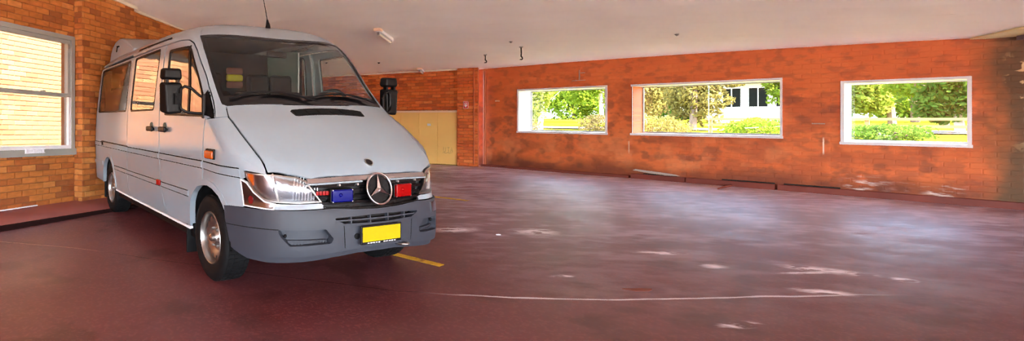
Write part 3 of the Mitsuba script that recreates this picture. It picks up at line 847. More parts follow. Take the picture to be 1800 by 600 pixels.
hood = Polygon([(wsc(y), y) for y in np.linspace(-.8, .8, 17)] + [(x, y) for x, y in hood_half[2:]] + [(x, -y) for x, y in hood_half[2:-1]][::-1])
ws = Polygon([(wsc(y) - .012, y) for y in np.linspace(-.79, .79, 17)] + [(.045, .818), (-.197, .808), (-.40, .795)] + [(-.575 + .0, .765)] + [(-.395 - .30 * y * y, y) for y in np.linspace(.70, -.70, 15)] + [(-.575, -.765), (-.40, -.795), (-.197, -.808), (.045, -.818)]).buffer(0)
archR = [(-3.55 + .385 * math.cos(t), .405 + .385 * math.sin(t)) for t in np.linspace(-.2, math.pi + .2, 24)]
arch_hole = Polygon(archR + [(-3.93, .0), (-3.17, .0)])
quarter = Polygon([(-4.66, 2.062), (-2.512, 2.062), (-2.503, 1.4), (-2.495, 1.02), (-2.488, .5), (-2.41, .372), (-2.41, .36), (-4.70, .40)]).difference(arch_hole)
gutter_z = 2.125
# shell above the doors: pillars and header, in (X, angle)
ang = lambda X, Z: [math.atan2(p[2] - 1.0, p[1]) for p in onto('side', np.column_stack([X, Z]))]
SX = np.linspace(-4.7, -1.15, 40)
gut = list(zip(SX, ang(SX, np.full(40, gutter_z))))
roof_edge = gut + [(-1.0, gut[-1][1] + .03), (-.85, gut[-1][1] + .075), (-.70, gut[-1][1] + .09)]
wsl, doorl, sdl, fl_l, hoodl = lift(ws, 'top'), lift(front_door, 'side'), lift(slide_door, 'side'), lift(fender, 'side'), lift(hood, 'top')
low = ang(np.array([-4.7, -2.5]), np.array([2.062, 2.062]))
header_c = [(-.42, math.pi / 2)]
wsl_top = [(-.395 - .30 * y * y, y) for y in np.linspace(.765, 0, 12)]
Pw = onto('top', np.array(wsl_top)); wtop = [(p[0], math.atan2(p[2] - 1.0, p[1])) for p in Pw]
roof_half = roof_edge + wtop
roof_poly = Polygon(roof_half + [(x, math.pi - a) for x, a in roof_half][::-1]).buffer(0)
shell_side = Polygon([(-4.7, low[0] + .004), (-2.5, low[1] + .004), (-1.2, ang(np.array([-1.2]), np.array([2.066]))[0]), (-1.2, .30), (.2, .30)] + [(.2, 1.2), (-.42, 1.3)] + wtop[::-1][-1:] + roof_edge[::-1]).buffer(0)
shell_side = shell_side.difference(unary_union([wsl.buffer(GAP), mir(wsl).buffer(GAP), doorl.buffer(GAP), sdl.buffer(GAP), fl_l.buffer(GAP), hoodl.buffer(GAP), roof_poly.buffer(.002)]))
shell_side = shell_side.intersection(Polygon([(-4.7, -1), (.25, -1), (.25, math.pi / 2 - .35), (-4.7, math.pi / 2 - .1)]))
shell_side = max(getattr(shell_side, 'geoms', [shell_side]), key=lambda q: q.area)
van('roof', skin(roof_poly.difference(wsl.buffer(GAP)).difference(mir(wsl).buffer(GAP)), 'round', 0, .06), 'm_white_paint')
van('bonnet', skin(hood, 'top', 0, .045), 'm_white_paint')
bonnet = 'white_van__bonnet'
for s in (1, -1):
    fp = s < 0
    van('pillar_frame', skin(shell_side, 'round', 0, .035), 'm_white_paint', flip=fp)
    van('front_wing', skin(fender.buffer(-GAP / 2), 'side', 0, .035), 'm_white_paint', flip=fp)
    van('rear_side_panel', skin(quarter.difference(w1), 'side', 0, .06), 'm_white_paint', flip=fp)
    k = numbered('white_van__front_door')[len('white_van__'):]
    van(k, skin(front_door.buffer(-GAP / 2).difference(w3).difference(qwin.buffer(.004)), 'side', 0, .045), 'm_white_paint', flip=fp)
    van(k + '__window', skin(w3.buffer(.01), 'side', -.008, .06, 0), 'm_lens' if s < 0 else 'm_tint', flip=fp)
    van(k + '__window_seal', skin(w3.buffer(.004).difference(w3.buffer(-.016)), 'side', .002, .03, .012), 'm_seal', flip=fp)
    if s > 0:
        van(k + '__window_bar', skin(LineString([(-.57, 1.965), (-.425, 1.345)]).buffer(.016), 'side', .0, .03, .012), 'm_seal', flip=fp)
    van(k + '__mirror_mount', skin(qwin, 'side', .006, .04, .012), 'm_black', flip=fp, label='black triangular mirror mount')
    ks = 'sliding_door' if s > 0 else 'far_side_panel'
    van(ks, skin(slide_door.buffer(-GAP / 2).difference(w2), 'side', 0, .06), 'm_white_paint', flip=fp)
    van(ks + '__window', skin(w2.buffer(.01), 'side', -.006, .06, 0), 'm_tint', flip=fp)
    van(ks + '__window_seal', skin(w2.buffer(.006).difference(w2.buffer(-.014)), 'side', .002, .03, .012), 'm_seal', flip=fp)
    van(numbered('white_van__rear_window')[11:], skin(w1.buffer(.01), 'side', -.006, .06, 0), 'm_tint', flip=fp)
    van('rear_window_seal', skin(w1.buffer(.006).difference(w1.buffer(-.014)), 'side', .002, .03, .012), 'm_seal', flip=fp)
    # mouldings, with dark strips standing in for the shadow gaps along them
    for x0, x1 in ((-4.55, -2.50), (-2.475, -1.215), (-1.18, -.04), (0.0, .53)):
        sh = .016 * max(0, x1) / .5
        van('waist_moulding', skin(Polygon([(x0, .958), (x1, .958 - sh), (x1, .907 - 1.6 * sh), (x0, .907)]), 'side', .006, .04, .01), 'm_white_paint', flip=fp)
        van('body_shadow_line', cat([skin(Polygon([(x0, .9665), (x1, .9665 - sh), (x1, .9585 - sh), (x0, .9585)]), 'side', .002, .05, .006), skin(Polygon([(x0, .906), (x1, .906 - 1.6 * sh), (x1, .900 - 1.6 * sh), (x0, .900)]), 'side', .002, .05, .006)]), 'm_interior', flip=fp)
    for x0, x1 in ((-3.16, -2.49), (-2.475, -1.16), (-1.115, -.35), (-4.5, -3.93)):
        van('rub_strip', skin(Polygon([(x0, .682), (x1, .686), (x1, .632), (x0, .636)]).buffer(-.004).buffer(.004), 'side', .012, .05, .014), 'm_white_paint', flip=fp)
    for x0, x1 in ((-3.16, -2.49), (-2.475, -1.16), (-1.115, -.35)):
        van('rub_strip__shadow_line', cat([skin(Polygon([(x0, z), (x1, z + dz), (x1, z + dz + .006), (x0, z + .006)]), 'side', .0125, .05, .006) for z, dz in ((.677, .004), (.634, -.003))]), 'm_interior', flip=fp)
    van('sill_strip', skin(Polygon([(-3.16, .366), (-.36, .368), (-.36, .346), (-3.16, .346)]), 'side', .004, .06, .03), 'm_frame_white', flip=fp, label='bright sill strip under the doors')
    van('sill_cover', skin(Polygon([(-3.16, .345), (-.36, .345), (-.36, .27), (-3.16, .27)]), 'side', -.03, .06, .03), 'm_black', flip=fp)
    # wheel arch lips
    lipF = [(.405, .60), (.355, .67), (.294, .735), (.198, .784), (.095, .80), (-.016, .79), (-.13, .768), (-.235, .703), (-.30, .622), (-.328, .54), (-.345, .40)]
    van('wheel_arch_lip', skin(LineString(lipF).buffer(.022, cap_style=2), 'side', .012, .03, .05), 'm_white_paint', flip=fp)
    van('wheel_arch_lip', skin(LineString(archR[1:-1]).buffer(.020, cap_style=2), 'side', .010, .03, .05), 'm_white_paint', flip=fp)
    for xc in (.03, -3.55):
        th = np.linspace(-.25, math.pi + .25, 22)
        arc = np.column_stack([xc + .40 * np.cos(th), .40 + .40 * np.sin(th)])
        v = np.vstack([np.column_stack([arc[:, 0], np.full(22, .91), arc[:, 1]]), np.column_stack([arc[:, 0], np.full(22, .60), arc[:, 1]])])
        f = [[i, i + 1, 22 + i + 1] for i in range(21)] + [[i, 22 + i + 1, 22 + i] for i in range(21)]
        van('wheel_well', trimesh.Trimesh(v, f, process=False), 'm_rubber', flip=fp)
    # door handles
    for xh, kk in (((-1.47), ks), ((-1.02), k)):
        van(kk + '__handle', cat([rbox((.20, .03, .05), .012, (xh + (.03 if kk == ks else -.0), .992, 1.203)), bx((.05, .03, .02), (xh + .08, .97, 1.2)), bx((.05, .03, .02), (xh - .08, .97, 1.2))]), 'm_black', flip=fp)
        van(kk + '__handle_cup', frame_map(trimesh.creation.cylinder(.05, .012, sections=20), np.array([xh, .962, 1.22]), np.array([1.0, 0, 0]), np.array([0, 0, 1.0]), np.array([0, -1.0, 0])), 'm_interior_pale', flip=fp)
    van('indicator', cat([rbox((.15, .03, .062), .012, (.145, .982, 1.025))]), 'm_amber', flip=fp, label='amber side indicator')
    van(numbered('white_van__indicator_base')[11:], rbox((.17, .016, .08), .006, (.150, .972, 1.03)), 'm_seal', flip=fp)
    # mud flaps
    van('mud_flap', rbox((.025, .23, .36), .008, (-.455, .83, .30)), 'm_rubber', flip=fp)
    van('mud_flap', rbox((.025, .20, .36), .008, (-3.99, .82, .33)), 'm_rubber', flip=fp)
# sliding door rail on the near side
van('slide_rail', skin(Polygon([(-3.97, .985), (-2.46, .975), (-2.46, .962), (-3.97, .968)]), 'side', .006, .05, .02), 'm_black', label='dark slide rail of the sliding door')
van('slide_rail__rail_cover', skin(Polygon([(-3.86, .966), (-2.47, .960), (-2.47, .925), (-3.86, .925)]), 'side', .010, .05, .02), 'm_white_paint')
van('slide_rail__rail_end', skin(Polygon([(-3.98, .985), (-3.87, .985), (-3.87, .92), (-3.98, .925)]), 'side', .012, .05, .02), 'm_black')
van('side_reflector', rbox((.10, .02, .055), .006, (-1.18, .978, .668)), 'm_red_lens', label='small dark red side reflector')
# black roof rail strips in the gutter
for s in (1, -1):
    van('gutter_strip', skin(Polygon([(-2.35, 2.141), (-1.22, 2.141), (-1.22, 2.119), (-2.35, 2.119)]), 'side', .015, .06, .02), 'm_black', flip=s < 0)
    van('gutter_lip', skin(Polygon([(-4.6, 2.118), (-1.25, 2.118), (-1.12, 2.108), (-1.12, 2.096), (-1.3, 2.10), (-4.6, 2.10)]), 'side', .010, .06, .02), 'm_white_paint', flip=s < 0)
# roof unit at the rear
sec = [(-4.52, 2.22), (-4.54, 2.36), (-4.50, 2.43), (-4.36, 2.50), (-4.18, 2.525), (-3.98, 2.51), (-3.75, 2.46), (-3.45, 2.36), (-3.2, 2.28)]
hull = [m3.Manifold.sphere(.03, 10).translate((x, sy * (.70 - .05 * (z - 2.2) / .3), z - .03)) for x, z in sec for sy in (-1, 1)] + [m3.Manifold.sphere(.03, 10).translate((x, 0, z - .01)) for x, z in sec]
van('roof_unit', to_tri(m3.Manifold.batch_hull(hull)), 'm_white_paint', 35, label='white roof unit at the rear of the roof')
van('roof_unit__slot', tube([(-4.02, .705, 2.39), (-4.12, .705, 2.40), (-4.15, .70, 2.37), (-4.14, .71, 2.32)], .012, 6), 'm_black')
# windscreen
van('windscreen', skin(ws, 'top', -.006, .06, 0), 'm_windscreen')
band = ws.buffer(.004).difference(ws.buffer(-.028)).union(ws.intersection(Polygon([(wsc(y) - .10, y) for y in np.linspace(-.83, .83, 17)] + [(.4, .83), (.4, -.83)]))).union(ws.intersection(Polygon([(-.455 - .30 * y * y, y) for y in np.linspace(-.82, .82, 17)] + [(-1.0, .82), (-1.0, -.82)][::1])))
van('windscreen__black_border', skin(band, 'top', -.001, .035, .006), 'm_black_gloss')
# bonnet: vent, badge, washers
ventp = Polygon([(.272, .30), (.266, -.38), (.272, -.41), (.352, -.39), (.362, -.36), (.364, .29), (.355, .315), (.29, .325)])
van('bonnet__vent', skin(ventp, 'top', .002, .04, .01), 'm_black')
for y in np.linspace(-.33, .25, 6):
    van('bonnet__vent_bar', skin(Polygon([(.285, y - .05), (.345, y - .05), (.345, y + .045), (.285, y + .045)]), 'top', .006, .03, .006), 'm_interior')
bp = onto('top', np.array([[.865, -.012]]))[0]; bn = body_normal(bp[None])[0]
van('bonnet__badge', frame_map(trimesh.creation.cylinder(.032, .008, sections=24), bp, np.cross([0, 1.0, 0], bn), np.array([0, 1.0, 0]), bn), 'm_black_gloss')
van('bonnet__badge_ring', frame_map(trimesh.creation.annulus(.028, .035, .012, sections=24), bp, np.cross([0, 1.0, 0], bn), np.array([0, 1.0, 0]), bn), 'm_silver')
# grille
def fpoly(pts): return Polygon(pts)
gr = Polygon([(.552, .872), (.3, .878), (.08, .88), (-.08, .88), (-.3, .878), (-.552, .872), (-.455, .69), (-.41, .672), (-.2, .66), (0, .657), (.2, .66), (.41, .672), (.455, .69)])
van('grille', skin(gr, 'front', -.035, .04, .01), 'm_black', label='black front grille')
for i, z in enumerate((.70, .742, .784, .826)):
    half = .50 - (.83 - z) * .38
    van('grille__slat', skin(Polygon([(-half, z), (half, z), (half, z + .020), (-half, z + .020)]), 'front', -.006, .04, .03), 'm_black_gloss')
van('grille__frame', skin(gr.buffer(.004).difference(gr.buffer(-.012)), 'front', .0, .03, .035), 'm_black')
# chrome strip along the bonnet edge
cs = Polygon([(.545, .885), (.3, .893), (.0, .897), (-.3, .893), (-.545, .885), (-.55, .855), (-.3, .862), (-.12, .864), (.12, .864), (.3, .862), (.55, .855)])
van('chrome_strip', skin(cs, 'front', .006, .03, .02), 'm_chrome', label='chrome strip above the grille')
van('chrome_strip__edge', skin(Polygon([(.552, .853), (.3, .860), (.12, .862), (.12, .852), (.3, .851), (.552, .843)]), 'front', .010, .03, .02), 'm_white_paint')
van('chrome_strip__edge', skin(Polygon([(-.552, .853), (-.3, .860), (-.12, .862), (-.12, .852), (-.3, .851), (-.552, .843)]), 'front', .010, .03, .02), 'm_white_paint')
for y in (.32, .17, -.21, -.40):
    van('grille__bolt', frame_map(trimesh.creation.cylinder(.008, .02, sections=8), onto('front', np.array([[y, .838]]), .004)[0], np.array([0, 1.0, 0]), np.array([0, 0, 1.0]), np.array([1.0, 0, 0])), 'm_silver')
# three-pointed star
sc = onto('front', np.array([[0.0, .800]]), .03)[0]
tilt = math.radians(12)
sa, sb, sn = np.array([0, 1.0, 0]), np.array([-math.sin(tilt), 0, math.cos(tilt)]), np.array([math.cos(tilt), 0, math.sin(tilt)])
ringp = [(.112 * math.cos(t), .112 * math.sin(t), 0) for t in np.linspace(0, 2 * math.pi, 48, endpoint=False)]
van('star_emblem', frame_map(tube(ringp, .0075, 10, closed=True), sc, sa, sb, sn), 'm_chrome', 40, label='chrome three-pointed star in a ring')
for q in range(3):
    a = math.pi / 2 + q * 2 * math.pi / 3
    d, e = np.array([math.cos(a), math.sin(a), 0]), np.array([-math.sin(a), math.cos(a), 0])
    pts = np.array([d * .108, e * .020, -e * .020, d * .0 + [0, 0, .016], d * .06 + [0, 0, .008], -d * .012])
    van('star_emblem__point', frame_map(trimesh.Trimesh(pts, [[3, 0, 1], [3, 2, 0], [3, 1, 5], [3, 5, 2]], process=False), sc, sa, sb, sn), 'm_chrome', False)
van('star_emblem__backing', frame_map(trimesh.creation.cylinder(.106, .012, sections=40), sc - sn * .02, sa, sb, sn), 'm_black')
# blue and red strobe lamps on the grille
def strobe(y0, y1, z0, z1, lens, lab):
    yc, zc = (y0 + y1) / 2, (z0 + z1) / 2
    p = onto('front', np.array([[yc, zc]]), .0)[0]
    w, hh = abs(y1 - y0), z1 - z0
    n = body_normal(np.array([p]))[0]; n[2] = 0; n /= np.linalg.norm(n)
    a = np.array([-n[1], n[0], 0])
    o = p + n * .012
    key = numbered('white_van__strobe_lamp')[11:]
    van(key, frame_map(rbox((w + .012, hh + .012, .05), .008), o - n * .015, a, np.array([0, 0, 1.0]), n), 'm_black', label=lab)
    van(key + '__lens', frame_map(rbox((w, hh, .04), .010), o + n * .012, a, np.array([0, 0, 1.0]), n), lens)
    van(key + '__bulb_dome', frame_map(trimesh.creation.icosphere(2, .014), o + n * .030 + a * .02 + np.array([0, 0, .008]), a, np.array([0, 0, 1.0]), n), lens)  # lens-coloured ball standing slightly proud of the lens
    for sy in (-1, 1):
        for sz in (-1, 1):
            van(key + '__screw', frame_map(trimesh.creation.cylinder(.005, .012, sections=8), o + n * .022 + a * sy * (w / 2 - .004) + np.array([0, 0, sz * (hh / 2 - .004)]), a, np.array([0, 0, 1.0]), n), 'm_silver')


strobe(.232, .397, .722, .810, 'm_blue_lens', 'blue strobe lamp on the grille')
strobe(-.313, -.155, .726, .820, 'm_red_lens', 'red strobe lamp on the grille')
for i in range(5):  # row of small upright red bars on the grille
    van('red_bar', skin(Polygon([(.500 - .024 * i, .772), (.482 - .024 * i, .772), (.482 - .024 * i, .800), (.500 - .024 * i, .800)]), 'front', .004, .02, .012), 'm_red_lens', label='small upright red bar beside the blue lamp')
# headlights
hl = roundp([(.884, .927), (.836, .918), (.731, .914), (.61, .899), (.545, .872), (.452, .722), (.615, .716), (.747, .719), (.796, .732), (.841, .787), (.874, .88)], .008)
hlr = lambda P: Polygon([(math.atan2(y, x - .1), z) for x, y, z in P])
ringpoly = lambda pts, mode='front': Polygon([(math.atan2(p[1], p[0] - .1), p[2]) for p in onto(mode, dense(np.array(pts), .02))])
HL = hlr([(.574, .884, .927), (.655, .836, .916), (.765, .731, .913), (.842, .61, .899), (.876, .55, .872), (.927, .452, .722), (.872, .615, .715), (.769, .747, .719), (.708, .796, .732), (.638, .841, .787), (.581, .874, .88)])
AMB = HL.intersection(sbox(hlr([(.70, .80, .9), (.7, .8, .8), (.7, .8, .85)]).bounds[0] if False else math.atan2(.80, .60), .5, 2.0, 1.2))
CL = hlr([(.530, .893, .866), (.580, .869, .845), (.635, .836, .780), (.706, .79, .722), (.769, .742, .708), (.771, .754, .668), (.556, .882, .680)])
WT = hlr([(.775, .740, .708), (.925, .455, .713), (.94, .428, .680), (.778, .752, .668)])
for s in (1, -1):
    fp = s < 0
    k = numbered('white_van__headlight')[11:]
    van(k, skin(HL.difference(HL.buffer(-.010)), 'ring', .002, .02, .05), 'm_silver', flip=fp, label='headlight')
    van(k + '__reflector', skin(HL.buffer(-.004), 'ring', -.05, .03, 0), 'm_reflector', flip=fp)
    for (X, Y, Z, r) in ((.81, .575, .80, .060), (.745, .685, .81, .055)):
        bowl = trimesh.creation.revolve(np.array([(r * math.sin(t), -r * .75 * math.cos(t)) for t in np.linspace(.15, 1.5, 9)]), sections=24)
        dn = body_normal(np.array([[X + .06, Y + .03, Z]]))[0]; dn = np.array([.94, .34, 0])
        aa = np.array([-dn[1], dn[0], 0])
        van(k + '__bowl', frame_map(bowl, np.array([X, Y, Z]) + dn * .03, aa, np.array([0, 0, 1.0]), dn), 'm_reflector', 40, flip=fp)
        van(k + '__bulb', frame_map(trimesh.creation.icosphere(2, .013), np.array([X, Y, Z]) + dn * .015, aa, np.array([0, 0, 1.0]), dn), 'm_frame_white', 40, flip=fp)
    for i, t in enumerate(np.linspace(.66, .76, 4)):
        pass
    van(k + '__divider', skin(LineString([(math.atan2(.775, .665), .915), (math.atan2(.742, .70), .722)]).buffer(.006), 'ring', -.02, .02, .02), 'm_silver', flip=fp)
    ribs = [skin(Polygon([(a, .735), (a + .006, .735), (a + .006 - .012, .90), (a - .012, .90)]), 'ring', -.03, .03, .02) for a in np.arange(.535, .72, .022)]
    van(k + '__rib', cat(ribs), 'm_chrome', flip=fp)
    van(k + '__amber_cap', skin(HL.buffer(-.012).intersection(sbox(1.015, .80, 1.6, .912)), 'ring', -.022, .02, .02), 'm_amber', flip=fp, label='amber indicator section')
    van(k + '__lens', skin(HL.buffer(-.006), 'ring', -.003, .03, 0), 'm_lens', flip=fp)
    c = numbered('white_van__corner_lamp')[11:]
    van(c, skin(CL, 'ring', -.002, .025, .02), 'm_reflector', flip=fp, label='clear corner lamp under the headlight')
    van(c + '__red_spot', skin(shapely.affinity.scale(Point(1.03, .725).buffer(.022), 1, 1.35), 'ring', .003, .015, .01), 'm_red_dark', flip=fp)
    van(c + '__divider', skin(CL.buffer(.004).difference(CL.buffer(-.006)), 'ring', .002, .02, .02), 'm_frame_white', flip=fp)
    van('headlight_trim', skin(WT, 'ring', .0, .025, .03), 'm_white_paint', flip=fp)
# bumper
TOPB = [(-1.30, .657), (-1.2, .663), (-.95, .667), (-.62, .672), (-.42, .679), (-.22, .664), (0, .657), (.22, .664), (.42, .679), (.62, .672), (.95, .667), (1.2, .663), (1.30, .657)]
BOTB = [(1.235, .40), (1.20, .385), (1.07, .345), (.90, .335), (.64, .352), (.40, .375), (.2, .39), (-.2, .39), (-.4, .375), (-.64, .352), (-.9, .335), (-1.07, .345), (-1.2, .385), (-1.235, .40)]
bump_ = Polygon(TOPB + [(1.285, .56)] + BOTB + [(-1.285, .56)])
an = lambda x, y: math.atan2(y, x - .1)
pocket = roundp([(an(.816, .749), .535), (an(.976, .451), .540), (an(.985, .393), .472), (an(.981, .412), .44), (an(.874, .685), .425), (an(.831, .735), .49)], .012)
pocket2 = Polygon([(-a, z) for a, z in pocket.exterior.coords])
intake = roundp([(.425, .612), (.05, .620), (-.05, .620), (-.425, .612), (-.335, .570), (-.05, .562), (.05, .562), (.335, .570)], .006)
van('bumper', skin(bump_.difference(unary_union([pocket, pocket2, intake])), 'ring', .02, .03, .075), 'm_bumper', label='grey plastic front bumper')
van('bumper__lower_lip', skin(Polygon([(a, z - .002) for a, z in BOTB] + [(a, z - .045) for a, z in BOTB][::-1]), 'ring', -.012, .04, .04), 'm_bumper')
van('bumper__intake', skin(intake.buffer(.006), 'ring', -.04, .04, 0), 'm_dark_hole')
van('bumper__intake_bar', skin(Polygon([(.42, .596), (.05, .594), (-.05, .594), (-.42, .596), (-.40, .587), (-.05, .584), (.05, .584), (.40, .587)]), 'ring', .012, .03, .03), 'm_bumper')
for a in (-.27, -.09, .09, .27):
    van('bumper__intake_bar', skin(Polygon([(a - .005, .562), (a + .005, .562), (a + .005, .622), (a - .005, .622)]), 'ring', .012, .02, .03), 'm_bumper')
for pk in (pocket, pocket2):
    sg_ = 1 if pk is pocket else -1
    k = numbered('white_van__bumper__pocket')[11:]
    van(k, skin(pk.buffer(.012), 'ring', -.05, .03, 0), 'm_bumper')
    x0, z0, x1, z1 = pk.bounds
    st = pk.intersection(sbox(x0 + .04, .41, x1 - .05, .462)).buffer(-.004)
    van(k.replace('pocket', 'step_tread'), skin(st, 'ring', -.022, .03, .03), 'm_bumper')
    nub = [skin(Point(x0 + .05 + .022 * i, .440 + .012 * (j - .5)).buffer(.006), 'ring', -.016, .01, .006) for i in range(int((x1 - x0 - .09) / .022)) for j in range(2) if st.contains(Point(x0 + .05 + .022 * i, .440 + .012 * (j - .5)))]
    if nub:
        van(k.replace('pocket', 'tread_studs'), cat(nub), 'm_bumper')
    bp_ = onto('ring', np.array([[sg_ * .765, .487]]), -.03)[0]
    van(k.replace('pocket', 'bolt'), trimesh.creation.icosphere(1, .012).apply_translation(bp_), 'm_black')
    van('bumper__crease', skin(Polygon([(sg_ * 1.275, .530), (sg_ * .80, .538), (sg_ * .80, .532), (sg_ * 1.275, .524)]), 'ring', .0215, .04, .004), 'm_interior')
    # clear side lamp on the bumper corner
    van('bumper__side_lamp', skin(sbox(*sorted([sg_ * .60, sg_ * .72])[:1], .578, sorted([sg_ * .60, sg_ * .72])[1], .655) if sg_ < 0 else sbox(1.32, .6, 1.33, .61), 'ring', .026, .03, .02), 'm_reflector') if sg_ < 0 else None
    van('bumper__joint', skin(Polygon([(sg_ * .333, .555), (sg_ * .339, .555), (sg_ * .330, .40), (sg_ * .324, .40)]), 'ring', .0205, .03, .003), 'm_interior')
hole = onto('ring', np.array([[.225, .475]]), .021)[0]
van('bumper__tow_eye_cover', frame_map(trimesh.creation.cylinder(.022, .006, sections=16), hole, np.array([0, 1.0, 0]), np.array([0, 0, 1.0]), np.array([1.0, 0, 0])), 'm_black')
# number plate
pn = np.array([math.cos(.0), math.sin(.0), 0])
pc0 = np.array([1.035, .014, .4835])
van('number_plate', frame_map(rbox((.372, .134, .012), .005), pc0, np.array([0, 1.0, 0]), np.array([0, 0, 1.0]), np.array([1.0, 0, 0])), 'm_black', label='blank yellow number plate in a black frame')
van('number_plate__face', frame_map(bx((.345, .104, .006)), pc0 + [.006, .0, .004], np.array([0, 1.0, 0]), np.array([0, 0, 1.0]), np.array([1.0, 0, 0])), 'm_plate')
for i in range(11):
    if i != 5:
        van('number_plate__caption', frame_map(bx((.016, .007, .002)), pc0 + [.0065, .12 - .024 * i, -.058], np.array([0, 1.0, 0]), np.array([0, 0, 1.0]), np.array([1.0, 0, 0])), 'm_paper')
# towing hook under the bumper
hk = [(1.0 + .055 * math.cos(t), -.215 + .038 * math.sin(t), .385) for t in np.linspace(0, 2 * math.pi, 20, endpoint=False)]
van('tow_hook', tube(hk, .010, 8, closed=True), 'm_silver', 40)
# wipers
def on_ws(y, t):  # point on the windscreen, t from 0 (base) up
    return onto('top', np.array([[wsc(y) - t, y]]), .018)[0]
for (ya, yb, t_) in ((.76, .02, .085), (.10, -.70, .075)):
    k = numbered('white_van__wiper')[11:]
    van(k, tube([on_ws(y, .012 + t_ * .9 * math.sin(math.pi * f_ * .62)) + [.004, 0, .010] for f_, y in zip(np.linspace(0, 1, 9), np.linspace(yb, yb + (ya - yb) * .62, 9))], .009, 6), 'm_black')
    van(k + '__blade', tube([on_ws(y, .018 + t_ * math.sin(math.pi * (.12 + .70 * f_))) for f_, y in zip(np.linspace(0, 1, 14), np.linspace(ya, ya + (yb - ya) * .85, 14))], .008, 6), 'm_rubber')
# antenna
ap = onto('top', np.array([[-.675, -.0]]))[0]
van('antenna', cat([tube([ap, ap + [0, 0, .03], ap + [-.008, 0, .06], ap + [-.014, 0, .085]], [.026, .022, .014, .008], 10)]), 'm_black')
van('antenna__rod', tube([ap + [-.014, 0, .085], ap + [-.06, 0, .22], ap + [-.115, 0, .36]], [.004, .0035, .003], 6), 'm_black')
# wheels
def wheel(xc, flip):
    prof = [(.205, -.095), (.225, -.11), (.27, -.117), (.305, -.115), (.328, -.102), (.338, -.085), (.341, -.04), (.342, 0), (.341, .04), (.338, .085), (.328, .102), (.305, .115), (.27, .117), (.225, .11), (.205, .095)]
    tyre = trimesh.creation.revolve(np.array(prof), sections=64)
    tread = []
    for r_, yy in ((.3405, -.07), (.3425, -.025), (.3425, .025), (.3405, .07)):
        for q in range(60):
            a = q * 2 * math.pi / 60 + (.03 if yy > 0 else 0)
            tread.append(frame_map(bx((.026, .034, .008)), np.array([r_ * math.cos(a), r_ * math.sin(a), yy]), np.array([-math.sin(a), math.cos(a), 0]), np.array([0, 0, 1.0]), np.array([math.cos(a), math.sin(a), 0])))
    o = np.array([xc, .815, .343]); A = (o, np.array([1.0, 0, 0]), np.array([0, 0, -1.0]), np.array([0, 1.0, 0]))
    k = numbered('white_van__wheel')[11:]
    van(k, frame_map(cat([tyre] + tread), *A), 'm_rubber', 35, flip=flip)
    lip = trimesh.creation.revolve(np.array([(.213, .098), (.205, .108), (.196, .100), (.188, .07), (.186, .02), (.186, -.09)]), sections=56)
    van(k + '__rim', frame_map(lip, *A), 'm_silver', 35, flip=flip)
    dz = [(.0, .075), (.05, .075), (.055, .070), (.075, .045), (.105, .040), (.135, .062), (.165, .066), (.186, .045), (.186, .037), (.16, .056), (.135, .052), (.105, .030), (.07, .035), (.05, .060), (.0, .062)]
    disc = m3.Manifold.revolve(m3.CrossSection([np.array(dz)[::-1]]), 64)
    if disc.volume() < 0 or disc.is_empty():
        disc = m3.Manifold.revolve(m3.CrossSection([np.array(dz)]), 64)
    for q in range(14):
        a = q * 2 * math.pi / 14
        disc = disc - m3.Manifold.cylinder(.2, .0155, .0155, 14, True).translate((.161 * math.cos(a), .161 * math.sin(a), .05))
    van(k + '__disc', frame_map(to_tri(disc), *A), 'm_silver', 35, flip=flip)
    van(k + '__hub_cap', frame_map(trimesh.creation.revolve(np.array([(.0, .112), (.018, .110), (.03, .10), (.034, .07), (.034, .05)]), sections=24), *A), 'm_silver', 35, flip=flip)
    for q in range(6):
        a = q * math.pi / 3
        van(k + '__wheel_bolt', frame_map(trimesh.creation.cylinder(.011, .03, sections=6).apply_translation([.078 * math.cos(a), .078 * math.sin(a), .055]), *A), 'm_metal_grey', flip=flip)


for xc in (.02, -3.53):
    for fp in (False, True):
        wheel(xc, fp)
# mirrors on tube arms
for s in (1, -1):
    fp = s < 0
    k = numbered('white_van__mirror')[11:]
    head = to_tri(m3.Manifold.batch_hull([m3.Manifold.sphere(.024, 14).translate((x, y, z)) for x, y, z in ((-.185, 1.115, 1.375), (-.185, 1.205, 1.368), (-.235, 1.095, 1.385), (-.235, 1.235, 1.385), (-.185, 1.11, 1.58), (-.185, 1.22, 1.58), (-.235, 1.095, 1.587), (-.235, 1.237, 1.587))]))
    van(k, head, 'm_black', 40, flip=fp, label='black door mirror on a tube arm')
    van(k + '__upper_head', to_tri(m3.Manifold.batch_hull([m3.Manifold.sphere(.024, 14).translate((x, y, z)) for x, y, z in ((-.19, 1.11, 1.655), (-.19, 1.22, 1.655), (-.235, 1.095, 1.655), (-.235, 1.235, 1.655), (-.19, 1.115, 1.70), (-.19, 1.215, 1.70), (-.235, 1.10, 1.702), (-.235, 1.23, 1.702))])), 'm_black', 40, flip=fp)
    for y in (1.115, 1.215):
        van(k + '__neck', bx((.05, .022, .05), (-.21, y, 1.62)), 'm_black', flip=fp)
    van(k + '__glass', bx((.003, .13, .18), (-.260, 1.166, 1.48)), 'm_mirror', flip=fp)
    van(k + '__arm', tube([(-.055, .935, 1.475), (-.09, .97, 1.50), (-.12, 1.03, 1.56), (-.135, 1.08, 1.575), (-.14, 1.11, 1.55), (-.14, 1.115, 1.45), (-.14, 1.11, 1.39), (-.13, 1.07, 1.362), (-.10, 1.0, 1.352), (-.06, .945, 1.35)], .012, 8), 'm_black', 40, flip=fp)
    van(k + '__bracket', rbox((.035, .03, .20), .008, (-.055, .945, 1.41)), 'm_black', flip=fp)
    van(k + '__pad', bx((.012, .05, .09), (-.135, 1.14, 1.47)), 'm_rubber', flip=fp)
